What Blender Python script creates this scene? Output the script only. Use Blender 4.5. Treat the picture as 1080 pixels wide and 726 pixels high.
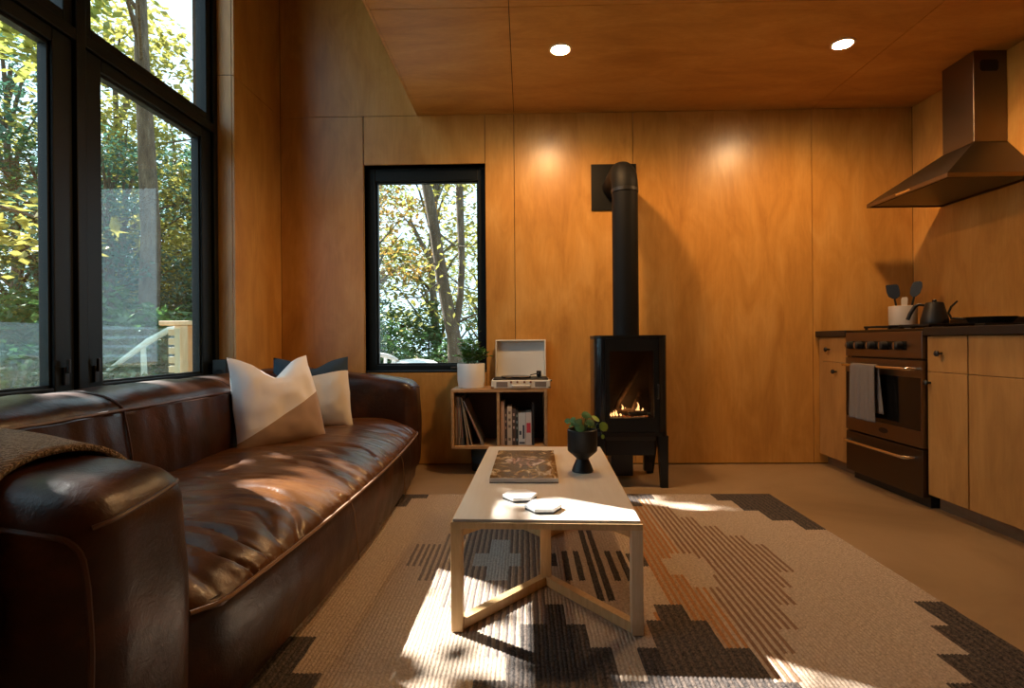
import bpy, bmesh, math, random
from math import sin, cos, pi, radians as R
from mathutils import Vector, Matrix, noise

# ------------------------------------------------------------------ clear
for o in list(bpy.data.objects):
    bpy.data.objects.remove(o)
C = bpy.context.scene.collection
SC = bpy.context.scene
rnd = random.Random(7)

# ------------------------------------------------------------------ camera, sky, sun, exposure
cam_d = bpy.data.cameras.new('camera')
cam = bpy.data.objects.new('camera', cam_d)
C.objects.link(cam)
cam_d.sensor_width = 36
cam_d.lens = 578.32 / 1080 * 36
cam_d.shift_y = -2.9 / 1080
cam_d.clip_start = 0.02
yaw, roll = 0.022, 0.0079
cam.matrix_world = Matrix.Translation((0, 0, 0.8578)) @ Matrix.Rotation(yaw, 4, 'Z') @ Matrix.Rotation(pi / 2, 4, 'X') @ Matrix.Rotation(-roll, 4, 'Z')
SC.camera = cam

SC.view_settings.view_transform = 'Standard'
SC.view_settings.look = 'None'
SC.view_settings.gamma = 1
SC.view_settings.use_curve_mapping = False
SC.view_settings.exposure = 0.0

world = bpy.data.worlds.new('sky')
SC.world = world
world.use_nodes = True
bg = world.node_tree.nodes['Background']
bg.inputs['Color'].default_value = (0.60, 0.86, 1.0, 1)
bg.inputs['Strength'].default_value = 2.3

SUN_AZ, SUN_EL = R(-33), R(42)
sun_dir = Vector((cos(SUN_AZ) * cos(SUN_EL), sin(SUN_AZ) * cos(SUN_EL), -sin(SUN_EL)))
sun_d = bpy.data.lights.new('sun', 'SUN')
sun_d.energy = 28.0
sun_d.angle = R(0.4)
sun_d.color = (1.0, 0.96, 0.90)
sun = bpy.data.objects.new('sun', sun_d)
C.objects.link(sun)
sun.rotation_euler = sun_dir.to_track_quat('-Z', 'Y').to_euler()
sun.location = (-8, 6, 9)

LAMP_COL = (1.0, 0.46, 0.12)
LAMP_W = 50.0
LENS_STRENGTH = 400.0

# ------------------------------------------------------------------ room measures
D = 3.809          # back wall
H = 2.4375         # underside of the loft
XL, XR, XS = -1.697, 2.664, -0.72
YF = -2.2          # wall behind the camera
HT = 4.3           # high ceiling
TABLE_Z = 0.34

# ------------------------------------------------------------------ material helpers
MATS = {}
def mat(name, color=(.5, .5, .5), rough=.5, metal=0.0, **kw):
    if name in MATS:
        return MATS[name]
    m = bpy.data.materials.new(name)
    m.use_nodes = True
    b = m.node_tree.nodes['Principled BSDF']
    b.inputs['Base Color'].default_value = (*color, 1)
    b.inputs['Roughness'].default_value = rough
    b.inputs['Metallic'].default_value = metal
    for k, v in kw.items():
        b.inputs[k.replace('_', ' ')].default_value = v
    MATS[name] = m
    return m

class NT:
    def __init__(s, m):
        s.m = m; s.t = m.node_tree; s.b = s.t.nodes.get('Principled BSDF')
    def n(s, typ, **kw):
        nd = s.t.nodes.new(typ)
        for k, v in kw.items():
            if k in nd.inputs:
                nd.inputs[k].default_value = v
            else:
                setattr(nd, k, v)
        return nd
    def l(s, a, b):
        s.t.links.new(a, b)
    def coords(s, scale=(1, 1, 1), kind='Object', rot=(0, 0, 0)):
        tc = s.n('ShaderNodeTexCoord'); mp = s.n('ShaderNodeMapping')
        mp.inputs['Scale'].default_value = scale; mp.inputs['Rotation'].default_value = rot
        s.l(tc.outputs[kind], mp.inputs[0]); return mp.outputs[0]
    def noise(s, vec, scale=5, detail=4, rough=.5, dist=0):
        nd = s.n('ShaderNodeTexNoise')
        nd.inputs['Scale'].default_value = scale; nd.inputs['Detail'].default_value = detail
        nd.inputs['Roughness'].default_value = rough; nd.inputs['Distortion'].default_value = dist
        s.l(vec, nd.inputs['Vector']); return nd.outputs['Fac']
    def ramp(s, fac, stops):
        nd = s.n('ShaderNodeValToRGB'); e = nd.color_ramp.elements
        while len(e) < len(stops): e.new(.5)
        for el, (p, c) in zip(e, stops):
            el.position = p; el.color = (*c, 1)
        s.l(fac, nd.inputs[0]); return nd.outputs[0]
    def bump(s, fac, strength=.2, dist=.01):
        nd = s.n('ShaderNodeBump'); nd.inputs['Strength'].default_value = strength; nd.inputs['Distance'].default_value = dist
        s.l(fac, nd.inputs['Height']); s.l(nd.outputs[0], s.b.inputs['Normal']); return nd
    def base(s, sock): s.l(sock, s.b.inputs['Base Color'])

def wood(name, c0, c1, c2, scale=(6, 6, .7), rough=.35, nscale=2.2, bump=.04, coat=0.0):
    if name in MATS: return MATS[name]
    m = mat(name, c1, rough); t = NT(m)
    v = t.coords(scale)
    a = t.noise(v, nscale, 6, .62, .9)
    col = t.ramp(a, [(.28, c0), (.5, c1), (.74, c2)])
    v2 = t.coords((scale[0] * 9, scale[1] * 9, scale[2] * 2.2))
    g = t.noise(v2, 3, 3, .6)
    gc = t.ramp(g, [(.3, (.92, .90, .87)), (.7, (1.05, 1.05, 1.05))])
    mx = t.n('ShaderNodeMix', data_type='RGBA', blend_type='MULTIPLY'); mx.inputs[0].default_value = .8
    t.l(col, mx.inputs[6]); t.l(gc, mx.inputs[7])
    # a few small knots
    vor = t.n('ShaderNodeTexVoronoi'); vor.inputs['Scale'].default_value = 1.0
    t.l(t.coords((scale[0] * .28, scale[1] * .28, scale[2] * 1.6)), vor.inputs['Vector'])
    kn = t.ramp(vor.outputs['Distance'], [(.015, (.45, .34, .26)), (.05, (1, 1, 1))])
    mk = t.n('ShaderNodeMix', data_type='RGBA', blend_type='MULTIPLY'); mk.inputs[0].default_value = .7
    t.l(mx.outputs[2], mk.inputs[6]); t.l(kn, mk.inputs[7])
    t.base(mk.outputs[2])
    t.bump(g, bump, .004)
    if coat:
        t.b.inputs['Coat Weight'].default_value = coat
        t.b.inputs['Coat Roughness'].default_value = .22
    return m

PLY0, PLY1, PLY2 = (.43, .195, .042), (.55, .27, .062), (.64, .345, .10)
M_ply = wood('birch_plywood', PLY0, PLY1, PLY2, (2.6, 2.6, .9), .31)
M_plyh = wood('birch_plywood_ceiling', PLY0, PLY1, PLY2, (.9, 2.6, 2.6), .42)
M_cab = wood('birch_cabinet_front', (.31, .155, .046), (.40, .21, .064), (.48, .27, .092), (2.6, 2.6, .9), .42)
M_oak = wood('light_oak', (.55, .34, .15), (.66, .43, .20), (.74, .51, .27), (14, 14, 3), .4)
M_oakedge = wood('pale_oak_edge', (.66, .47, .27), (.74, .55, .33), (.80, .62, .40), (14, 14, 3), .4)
M_shelf = wood('oak_shelf', (.36, .19, .08), (.47, .27, .12), (.55, .34, .16), (2, 12, 12), .4)
M_gap = mat('dark_gap', (.03, .018, .01), .9)
M_black = mat('black_metal', (.012, .012, .012), .42)
M_frame = mat('black_window_frame', (.005, .008, .009), .45, Specular_IOR_Level=.25)
M_stove = mat('black_stove_steel', (.007, .008, .008), .4, Specular_IOR_Level=.3)
M_flue = mat('matte_flue_black', (.005, .005, .005), .6, Specular_IOR_Level=.2)
M_stovegloss = mat('black_stove_enamel', (.008, .010, .012), .16)
M_iron = mat('cast_iron', (.008, .008, .008), .6, Specular_IOR_Level=.3)
M_steel = mat('brushed_steel', (.21, .17, .135), .36, 1.0)
M_steeld = mat('dark_brushed_steel', (.105, .085, .068), .40, 1.0)
M_chrome = mat('polished_steel', (.75, .72, .68), .16, 1.0)
M_counter = mat('black_stone', (.012, .012, .012), .35)
M_glassblack = mat('black_oven_glass', (.006, .006, .006), .08)
M_ceramw = mat('white_ceramic', (.78, .78, .76), .35)
M_matteblk = mat('matte_black_ceramic', (.009, .0095, .010), .45, Specular_IOR_Level=.35)
M_soil = mat('potting_soil', (.03, .02, .012), .95)
M_cream = mat('cream_vinyl', (.74, .68, .55), .5)
M_creamlid = mat('cream_lid_lining', (.70, .68, .62), .6)
M_grille = mat('speaker_grille', (.22, .17, .13), .7)
M_vinyl = mat('record_vinyl', (.012, .012, .013), .22)

# concrete floor
M_floor = mat('warm_concrete', (.45, .33, .2), .42); t = NT(M_floor)
v = t.coords((1, 1, 1))
a = t.noise(v, 1.3, 6, .6, .6)
t.base(t.ramp(a, [(.3, (.215, .135, .066)), (.5, (.29, .19, .098)), (.72, (.35, .235, .13))]))
t.bump(t.noise(v, 14, 4, .6), .06, .01)
t.b.inputs['Roughness'].default_value = .4

# leather
def leather(name, dark, mid, light, rough=.30):
    m = mat(name, mid, rough); t = NT(m)
    v = t.coords()
    a = t.noise(v, 3.2, 6, .62, 1.2)
    t.base(t.ramp(a, [(.30, dark), (.52, mid), (.75, light)]))
    rr = t.n('ShaderNodeMapRange'); rr.inputs['To Min'].default_value = rough - .08; rr.inputs['To Max'].default_value = rough + .14
    t.l(t.noise(v, 9, 4), rr.inputs[0]); t.l(rr.outputs[0], t.b.inputs['Roughness'])
    w = t.noise(v, 26, 6, .65, .8); f = t.noise(v, 170, 2, .5)
    ad = t.n('ShaderNodeMath', operation='MULTIPLY_ADD'); ad.inputs[1].default_value = .25
    t.l(f, ad.inputs[0]); t.l(w, ad.inputs[2])
    t.bump(ad.outputs[0], .22, .008)
    t.b.inputs['Specular IOR Level'].default_value = .42
    return m
M_leather = leather('brown_leather', (.012, .0040, .0018), (.034, .0112, .0045), (.095, .030, .0105))
M_leatherseat = leather('window_lit_leather', (.044, .014, .003), (.098, .035, .0085), (.19, .078, .022), .29)  # seat leather painted lighter and tanner for the window light on it
M_piping = mat('leather_piping', (.075, .030, .014), .45)
M_stitch = mat('pale_stitching', (.24, .13, .065), .6)

def fabric(name, c, c2=None, scale=350, plane=None, rough=.9):
    m = mat(name, c, rough); t = NT(m)
    v = t.coords()
    w = t.n('ShaderNodeTexWave', wave_type='BANDS', bands_direction='X'); w.inputs['Scale'].default_value = scale; w.inputs['Distortion'].default_value = 1
    t.l(v, w.inputs['Vector'])
    w2 = t.n('ShaderNodeTexWave', wave_type='BANDS', bands_direction='Z'); w2.inputs['Scale'].default_value = scale; w2.inputs['Distortion'].default_value = 1
    t.l(v, w2.inputs['Vector'])
    ad = t.n('ShaderNodeMath', operation='ADD'); t.l(w.outputs['Fac'], ad.inputs[0]); t.l(w2.outputs['Fac'], ad.inputs[1])
    t.bump(ad.outputs[0], .25, .002)
    if plane:                       # two-tone cloth sewn along a straight seam
        nx, nz, d = plane
        tc = t.n('ShaderNodeTexCoord'); dp = t.n('ShaderNodeVectorMath', operation='DOT_PRODUCT')
        dp.inputs[1].default_value = (nx, 0, nz); t.l(tc.outputs['Object'], dp.inputs[0])
        gt = t.n('ShaderNodeMath', operation='GREATER_THAN'); gt.inputs[1].default_value = d
        t.l(dp.outputs['Value'], gt.inputs[0])
        mx = t.n('ShaderNodeMix', data_type='RGBA'); t.l(gt.outputs[0], mx.inputs[0])
        mx.inputs[6].default_value = (*c, 1); mx.inputs[7].default_value = (*c2, 1)
        t.base(mx.outputs[2])
    return m
M_pil1 = fabric('white_and_tan_linen', (.40, .28, .20), (.88, .88, .90), plane=(-.42, .91, -.055))
M_pil2 = fabric('navy_and_white_linen', (.74, .69, .60), (.018, .040, .065), plane=(-.2, .98, .085))
M_towel = fabric('grey_towel_cloth', (.17, .15, .14), scale=420)
M_throw = mat('beige_knit', (.30, .235, .16), .95); t = NT(M_throw)
v = t.coords((1, 1, 1), rot=(0, 0, .5))
w = t.n('ShaderNodeTexWave', wave_type='BANDS', bands_direction='X'); w.inputs['Scale'].default_value = 38; w.inputs['Distortion'].default_value = 6; w.inputs['Detail Scale'].default_value = 4
t.l(v, w.inputs['Vector'])
t.base(t.ramp(w.outputs['Fac'], [(.1, (.17, .125, .08)), (.7, (.36, .28, .195))])); t.bump(w.outputs['Fac'], .8, .006)

def yarn(name, c, var=.25):
    m = mat(name, c, .95); t = NT(m); v = t.coords()
    a = t.noise(v, 105, 3, .75)
    lo = tuple(x * (1 - var) for x in c); hi = tuple(min(1, x * (1 + var)) for x in c)
    t.base(t.ramp(a, [(.36, lo), (.64, hi)])); t.bump(a, .7, .006)
    return m
Y_cream = yarn('cream_wool', (.41, .315, .23)); Y_dark = yarn('charcoal_wool', (.046, .036, .030), .95)
Y_dark2 = yarn('dark_brown_wool', (.075, .055, .042), .7); Y_brown = yarn('brown_wool', (.20, .11, .06)); Y_orange = yarn('lit_brown_wool', (.34, .155, .052)); Y_grey = yarn('grey_brown_wool', (.17, .135, .115))  # Y_orange is the brown yarn with the light on it painted in
Y_blue = yarn('pale_blue_grey_wool', (.42, .43, .41)); Y_sand = yarn('sand_wool', (.35, .235, .14))

M_top = mat('white_laminate', (.62, .56, .48), .3); t = NT(M_top)
t.base(t.ramp(t.noise(t.coords((20, 2, 2)), 3, 4), [(.3, (.60, .535, .45)), (.7, (.65, .59, .51))]))
M_marble = mat('white_marble', (.78, .80, .80), .3)
M_slate = mat('dark_slate', (.05, .05, .055), .5)

# thin window glass: clear with a Fresnel reflection and faint haze
def glass_mat(name, haze=.02, tint=(1, 1, 1), mn=.02, mx=.9):
    m = mat(name); t = NT(m); t.t.nodes.remove(t.b)
    tr = t.n('ShaderNodeBsdfTransparent'); tr.inputs[0].default_value = (*tint, 1)
    gl = t.n('ShaderNodeBsdfGlossy'); gl.inputs['Roughness'].default_value = 0.02
    lw = t.n('ShaderNodeLayerWeight'); lw.inputs['Blend'].default_value = .5
    pw = t.n('ShaderNodeMath', operation='POWER'); pw.inputs[1].default_value = 5; t.l(lw.outputs['Facing'], pw.inputs[0])
    fr = t.n('ShaderNodeMath', operation='MULTIPLY_ADD'); fr.inputs[1].default_value = .96; fr.inputs[2].default_value = .04; t.l(pw.outputs[0], fr.inputs[0])
    ms = t.n('ShaderNodeMixShader'); t.l(fr.outputs[0], ms.inputs[0]); t.l(tr.outputs[0], ms.inputs[1]); t.l(gl.outputs[0], ms.inputs[2])
    out = ms
    if haze:
        df = t.n('ShaderNodeBsdfDiffuse'); df.inputs[0].default_value = (.8, .85, .9, 1)
        m2 = t.n('ShaderNodeMixShader'); m2.inputs[0].default_value = haze
        t.l(ms.outputs[0], m2.inputs[1]); t.l(df.outputs[0], m2.inputs[2]); out = m2
    t.l(out.outputs[0], t.t.nodes['Material Output'].inputs[0])
    return m
M_pane = glass_mat('window_glass', .01)
M_rail_glass = glass_mat('hazy_railing_glass', .03, (.80, .92, .95))
M_fireglass = glass_mat('stove_glass', 0, (.72, .70, .68))

def emit(name, col, st):
    m = mat(name); t = NT(m); t.b.inputs['Base Color'].default_value = (0, 0, 0, 1)
    t.b.inputs['Emission Color'].default_value = (*col, 1); t.b.inputs['Emission Strength'].default_value = st
    return m
M_lens = emit('lit_lamp_lens', (1, .80, .50), LENS_STRENGTH)
M_flame = emit('gas_flame', (1, .50, .18), 5)
M_ember = emit('ember', (1, .22, .04), .5)

# foliage and bark
def leafmat(name, c, var=(.7, 1.35), trans=.45):
    m = mat(name); t = NT(m); t.t.nodes.remove(t.b)
    gi = t.n('ShaderNodeNewGeometry')
    lo = tuple(x * var[0] for x in c); hi = tuple(min(1, x * var[1]) for x in c)
    col = t.ramp(gi.outputs['Random Per Island'], [(0, lo), (1, hi)])
    df = t.n('ShaderNodeBsdfDiffuse'); tl = t.n('ShaderNodeBsdfTranslucent'); gl = t.n('ShaderNodeBsdfGlossy'); gl.inputs['Roughness'].default_value = .4
    t.l(col, df.inputs[0]); t.l(col, tl.inputs[0])
    a = t.n('ShaderNodeMixShader'); a.inputs[0].default_value = trans; t.l(df.outputs[0], a.inputs[1]); t.l(tl.outputs[0], a.inputs[2])
    b = t.n('ShaderNodeMixShader'); b.inputs[0].default_value = .05; t.l(a.outputs[0], b.inputs[1]); t.l(gl.outputs[0], b.inputs[2])
    t.l(b.outputs[0], t.t.nodes['Material Output'].inputs[0])
    return m
L_green = leafmat('green_leaves', (.060, .135, .040)); L_dark = leafmat('dark_evergreen', (.018, .055, .032), trans=.25)
L_yel = leafmat('yellow_green_leaves', (.30, .29, .07)); L_autumn = leafmat('autumn_leaves', (.36, .22, .05)); L_light = leafmat('light_green_leaves', (.30, .34, .08)); L_teal = leafmat('blue_green_leaves', (.050, .13, .085))
L_house = leafmat('houseplant_leaves', (.07, .17, .05), trans=.2); L_lime = leafmat('lime_leaves', (.22, .34, .05), trans=.3)
M_bark = mat('bark', (.10, .075, .05), .9); t = NT(M_bark)
a = t.noise(t.coords((6, 6, 1.2)), 3, 6, .7)
t.base(t.ramp(a, [(.3, (.035, .026, .018)), (.55, (.11, .085, .055)), (.75, (.22, .19, .13))])); t.bump(a, .6, .05)
M_ground = mat('forest_floor', (.2, .16, .08), .95); t = NT(M_ground)
t.base(t.ramp(t.noise(t.coords(), 1.7, 8, .7), [(.3, (.07, .075, .03)), (.5, (.19, .15, .07)), (.7, (.40, .34, .22))]))
M_stem = mat('plant_stem', (.10, .16, .05), .6)
M_deck = wood('deck_boards', (.30, .21, .13), (.38, .28, .18), (.46, .35, .24), (1, 8, 8), .6)
M_post = wood('cedar_post', (.55, .36, .19), (.64, .44, .25), (.72, .52, .32), (8, 8, 1), .6)

# ------------------------------------------------------------------ object helpers
BASE = {}
def thing(name, label, cat, loc=(0, 0, 0), rz=0.0, group=None, kind=None):
    o = bpy.data.objects.new(name, None); C.objects.link(o)
    o.empty_display_size = .1
    o.location = loc; o.rotation_euler = (0, 0, rz)
    BASE[o.name] = Vector(loc)
    if label: o['label'] = label
    if cat: o['category'] = cat
    if group: o['group'] = group
    if kind: o['kind'] = kind
    return o
def tag(o, label, cat, group=None, kind=None):
    o['label'] = label
    if cat: o['category'] = cat
    if group: o['group'] = group
    if kind: o['kind'] = kind
    return o
def obj(name, bm, m, parent=None, local=False, origin=None, smooth=False, label=None):
    """link a bmesh as one mesh object; world-space meshes are shifted to the parent's origin"""
    base = Vector((0, 0, 0))
    if parent is not None:
        base = BASE[parent.name]
    elif origin is not None:
        base = Vector(origin)
    if not local and base.length > 0:
        bmesh.ops.translate(bm, verts=bm.verts, vec=-base)
    bmesh.ops.recalc_face_normals(bm, faces=bm.faces) if not getattr(bm, 'keep', False) else None
    me = bpy.data.meshes.new(name); bm.to_mesh(me); bm.free()
    ms = m if isinstance(m, (list, tuple)) else [m]
    for x in ms: me.materials.append(x)
    if smooth:
        for p in me.polygons: p.use_smooth = True
        try: me.set_sharp_from_angle(angle=R(40))
        except Exception: pass
    o = bpy.data.objects.new(name, me); C.objects.link(o)
    if parent is not None:
        o.parent = parent; BASE[o.name] = base
    else:
        o.location = base; BASE[o.name] = base
    if label: o['label'] = label
    return o
def structure(o):
    o['kind'] = 'structure'; return o

def B(): return bmesh.new()
def box(bm, x0, x1, y0, y1, z0, z1, bev=0.0, mi=0):
    vs = [bm.verts.new((x, y, z)) for x in (x0, x1) for y in (y0, y1) for z in (z0, z1)]
    fs = []
    for f in ((0, 1, 3, 2), (4, 6, 7, 5), (0, 4, 5, 1), (2, 3, 7, 6), (0, 2, 6, 4), (1, 5, 7, 3)):
        fa = bm.faces.new([vs[i] for i in f]); fa.material_index = mi; fs.append(fa)
    if bev > 0:
        es = list({e for f in fs for e in f.edges})
        bmesh.ops.recalc_face_normals(bm, faces=fs)
        r = bmesh.ops.bevel(bm, geom=es, offset=bev, segments=2, profile=.5, affect='EDGES')
        vs = list({v for f in r['faces'] for v in f.verts} | {v for v in vs if v.is_valid})
    return vs
def bx(*a, **k):
    bm = B(); box(bm, *a, **k); return bm
def prism(bm, pts, axis, a, b):
    """extrude a 2-D polygon along axis from a to b"""
    def P(p, t):
        return {'x': (t, p[0], p[1]), 'y': (p[0], t, p[1]), 'z': (p[0], p[1], t)}[axis]
    A = [bm.verts.new(P(p, a)) for p in pts]; Bv = [bm.verts.new(P(p, b)) for p in pts]
    n = len(pts)
    bm.faces.new(A); bm.faces.new(Bv[::-1])
    for i in range(n):
        bm.faces.new((A[i], Bv[i], Bv[(i + 1) % n], A[(i + 1) % n]))
    return A + Bv
def tube(bm, pts, r, seg=8, caps=True):
    """round tube along points; r a number or one radius per point"""
    pts = [Vector(p) for p in pts]; n = len(pts)
    rs = r if isinstance(r, (list, tuple)) else [r] * n
    rings = []; up = Vector((0, 0, 1)); prev = None
    for i, p in enumerate(pts):
        d = (pts[min(i + 1, n - 1)] - pts[max(i - 1, 0)]).normalized()
        if prev is None:
            a = d.cross(up if abs(d.z) < .9 else Vector((1, 0, 0))).normalized()
        else:
            a = (prev - d * prev.dot(d)).normalized()
        prev = a; b = d.cross(a)
        rings.append([bm.verts.new(p + (a * cos(2 * pi * k / seg) + b * sin(2 * pi * k / seg)) * rs[i]) for k in range(seg)])
    for i in range(n - 1):
        for k in range(seg):
            bm.faces.new((rings[i][k], rings[i][(k + 1) % seg], rings[i + 1][(k + 1) % seg], rings[i + 1][k]))
    if caps:
        bm.faces.new(rings[0][::-1]); bm.faces.new(rings[-1])
    return bm
def lathe(bm, prof, c, seg=32, axis='z', sx=1.0, sy=1.0):
    """turn (radius, height) pairs about an axis through c"""
    c = Vector(c); rings = []
    for r, z in prof:
        ring = []
        for k in range(seg):
            u, v = r * cos(2 * pi * k / seg) * sx, r * sin(2 * pi * k / seg) * sy
            p = {'z': (u, v, z), 'x': (z, u, v), 'y': (u, z, v)}[axis]
            ring.append(bm.verts.new(c + Vector(p)))
        rings.append(ring)
    for i in range(len(rings) - 1):
        for k in range(seg):
            bm.faces.new((rings[i][k], rings[i][(k + 1) % seg], rings[i + 1][(k + 1) % seg], rings[i + 1][k]))
    bm.faces.new(rings[0][::-1]); bm.faces.new(rings[-1])
    return bm
def grid(bm, nu, nv, fn, closed_u=False):
    vs = [[bm.verts.new(fn(i / (nu if closed_u else nu - 1), j / (nv - 1))) for i in range(nu)] for j in range(nv)]
    for j in range(nv - 1):
        for i in range(nu if closed_u else nu - 1):
            bm.faces.new((vs[j][i], vs[j][(i + 1) % nu], vs[j + 1][(i + 1) % nu], vs[j + 1][i]))
    return vs
def nz(p, s=1.0):
    return noise.noise(Vector(p) * s)
def soft_box(x0, x1, y0, y1, z0, z1, r, n=(16, 16, 16), warp=None):
    """rounded box built on a subdivided shell, with an optional warp of each point"""
    bm = B()
    def axis(a, b, k):
        rr = r
        pts = [a + rr * (1 - cos(pi / 2 * i / 4)) for i in range(5)]
        mid = [a + rr + (b - a - 2 * rr) * i / k for i in range(1, k)]
        return pts + mid + [b - rr + rr * sin(pi / 2 * i / 4) for i in range(5)]
    X, Y, Z = axis(x0, x1, n[0]), axis(y0, y1, n[1]), axis(z0, z1, n[2])
    lo, hi = Vector((x0 + r, y0 + r, z0 + r)), Vector((x1 - r, y1 - r, z1 - r))
    cache = {}
    def V(i, j, k):
        key = (i, j, k)
        if key in cache: return cache[key]
        p = Vector((X[i], Y[j], Z[k]))
        q = Vector([min(max(p[a], lo[a]), hi[a]) for a in range(3)])
        d = p - q
        if d.length > 1e-9:
            p = q + d.normalized() * r
        if warp: p = warp(p)
        cache[key] = bm.verts.new(p); return cache[key]
    nx, ny, nzz = len(X) - 1, len(Y) - 1, len(Z) - 1
    for i in range(nx):
        for j in range(ny):
            for k in (0, nzz):
                bm.faces.new((V(i, j, k), V(i + 1, j, k), V(i + 1, j + 1, k), V(i, j + 1, k)))
    for i in range(nx):
        for k in range(nzz):
            for j in (0, ny):
                bm.faces.new((V(i, j, k), V(i + 1, j, k), V(i + 1, j, k + 1), V(i, j, k + 1)))
    for j in range(ny):
        for k in range(nzz):
            for i in (0, nx):
                bm.faces.new((V(i, j, k), V(i, j + 1, k), V(i, j + 1, k + 1), V(i, j, k + 1)))
    return bm
def quad_leaf(bm, c, d, up, L, W, fold=.25, mi=0):
    """pointed leaf of four triangles folded along its midrib"""
    d = d.normalized(); s = d.cross(up)
    if s.length < 1e-4: s = d.cross(Vector((1, .3, 0)))
    s.normalize(); n = s.cross(d).normalized()
    a = bm.verts.new(c); b = bm.verts.new(c + d * L); m = bm.verts.new(c + d * L * .5 - n * W * fold)
    l = bm.verts.new(c + d * L * .45 + s * W * .5); r = bm.verts.new(c + d * L * .45 - s * W * .5)
    for f in ((a, l, m), (l, b, m), (a, m, r), (m, b, r)):
        bm.faces.new(f).material_index = mi
def rvec(r):
    while True:
        v = Vector((r.uniform(-1, 1), r.uniform(-1, 1), r.uniform(-1, 1)))
        if .01 < v.length < 1: return v

# ================================================================== SETTING
obj_floor = structure(obj('floor', bx(-1.9, 2.9, YF - .1, D + .12, -.2, 0), M_floor))
T, G = .014, .004                      # plywood thickness, gap
def panels(bm, axis, at, sgn, us, vs, holes=()):
    """plywood sheets with open gaps; axis = normal of the wall; sheets lie behind 'at'"""
    for (u0, u1) in us:
        for (v0, v1) in vs:
            rects = [(u0, u1, v0, v1)]
            for (a0, a1, b0, b1) in holes:
                nr = []
                for (p0, p1, q0, q1) in rects:
                    if a1 <= p0 or a0 >= p1 or b1 <= q0 or b0 >= q1: nr.append((p0, p1, q0, q1)); continue
                    if p0 < a0: nr.append((p0, a0, q0, q1))
                    if a1 < p1: nr.append((a1, p1, q0, q1))
                    x0, x1 = max(p0, a0), min(p1, a1)
                    if q0 < b0: nr.append((x0, x1, q0, b0))
                    if b1 < q1: nr.append((x0, x1, b1, q1))
                rects = nr
            for (p0, p1, q0, q1) in rects:
                g = G / 2; w0, w1 = (at, at + sgn * T) if sgn > 0 else (at - T, at)
                if axis == 'y': box(bm, p0 + g, p1 - g, w0, w1, q0 + g, q1 - g)
                elif axis == 'x': box(bm, w0, w1, p0 + g, p1 - g, q0 + g, q1 - g)
                else: box(bm, p0 + g, p1 - g, q0 + g, q1 - g, w0, w1)
WX0, WX1, WZ0, WZ1 = -1.110, -.262, .645, 2.097          # back window opening
WY0, WY1, LZ0, LZ1 = .10, 3.19, .60, 3.75                 # left window opening

bm = B()
panels(bm, 'y', D, 1, [(XL, -1.115), (-1.115, WX1), (WX1, -.06), (-.06, .763), (.763, 1.983), (1.983, XR)], [(.006, H)], [(WX0, WX1, WZ0, WZ1)])
panels(bm, 'y', D, 1, [(XL, -.477), (-.477, .743), (.743, 1.963), (1.963, XR)], [(H, HT)])
structure(obj('wall_back', bm, M_ply))
bm = B()
for r in ((-1.9, WX0, -.1, HT), (WX1, XR + .2, -.1, HT), (WX0, WX1, -.1, WZ0), (WX0, WX1, WZ1, HT)):
    box(bm, r[0], r[1], D + T, D + .16, r[2], r[3])
structure(obj('wall_back_core', bm, M_gap))
bm = B()                                                  # ply lining of the back window's opening
q = .07
box(bm, WX0 - .012, WX0, D + T, D + q + .05, WZ0 - .012, WZ1 + .012); box(bm, WX1, WX1 + .012, D + T, D + q + .05, WZ0 - .012, WZ1 + .012)
box(bm, WX0, WX1, D + T, D + q + .05, WZ1, WZ1 + .012); box(bm, WX0, WX1, D + T, D + q + .05, WZ0 - .012, WZ0)
structure(obj('trim_1', bm, M_ply))

bm = B()
panels(bm, 'x', XL, -1, [(YF, WY0), (WY0, WY1), (WY1, D)], [(.006, .56), (.56, H), (H, HT)], [(WY0, WY1, LZ0, LZ1)])
structure(obj('wall_left', bm, M_ply))
bm = B()
for r in ((YF, WY0, -.1, HT), (WY1, D + .16, -.1, HT), (WY0, WY1, -.1, LZ0), (WY0, WY1, LZ1, HT)):
    box(bm, -1.94, XL - T, r[0], r[1], r[2], r[3])
structure(obj('wall_left_core', bm, M_gap))
bm = B()                                                  # ply lining of the big opening, split at the panel joint
box(bm, -1.82, XL - T, WY1 - .002, WY1 + .010, LZ0, H - .002); box(bm, -1.82, XL - T, WY1 - .002, WY1 + .010, H + .002, LZ1)
box(bm, -1.82, XL - T, WY0 - .010, WY0 + .002, LZ0, LZ1); box(bm, -1.82, XL - T, WY0, WY1, LZ1 - .002, LZ1 + .01)
structure(obj('trim_2', bm, M_ply))

bm = B()
panels(bm, 'x', XR, 1, [(YF, .15), (.15, 1.37), (1.37, 2.589), (2.589, D)], [(.006, H), (H, HT)])
structure(obj('wall_right', bm, M_ply))
structure(obj('wall_right_core', bx(XR + T, XR + .16, YF, D + .16, -.1, HT), M_gap))
bm = B(); panels(bm, 'y', YF, -1, [(XL, -.06), (-.06, 1.16), (1.16, XR)], [(.006, H), (H, HT)])
structure(obj('wall_front', bm, M_ply))
structure(obj('wall_front_core', bx(-1.94, XR + .16, YF - .14, YF - T, -.1, HT), M_gap))
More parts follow.
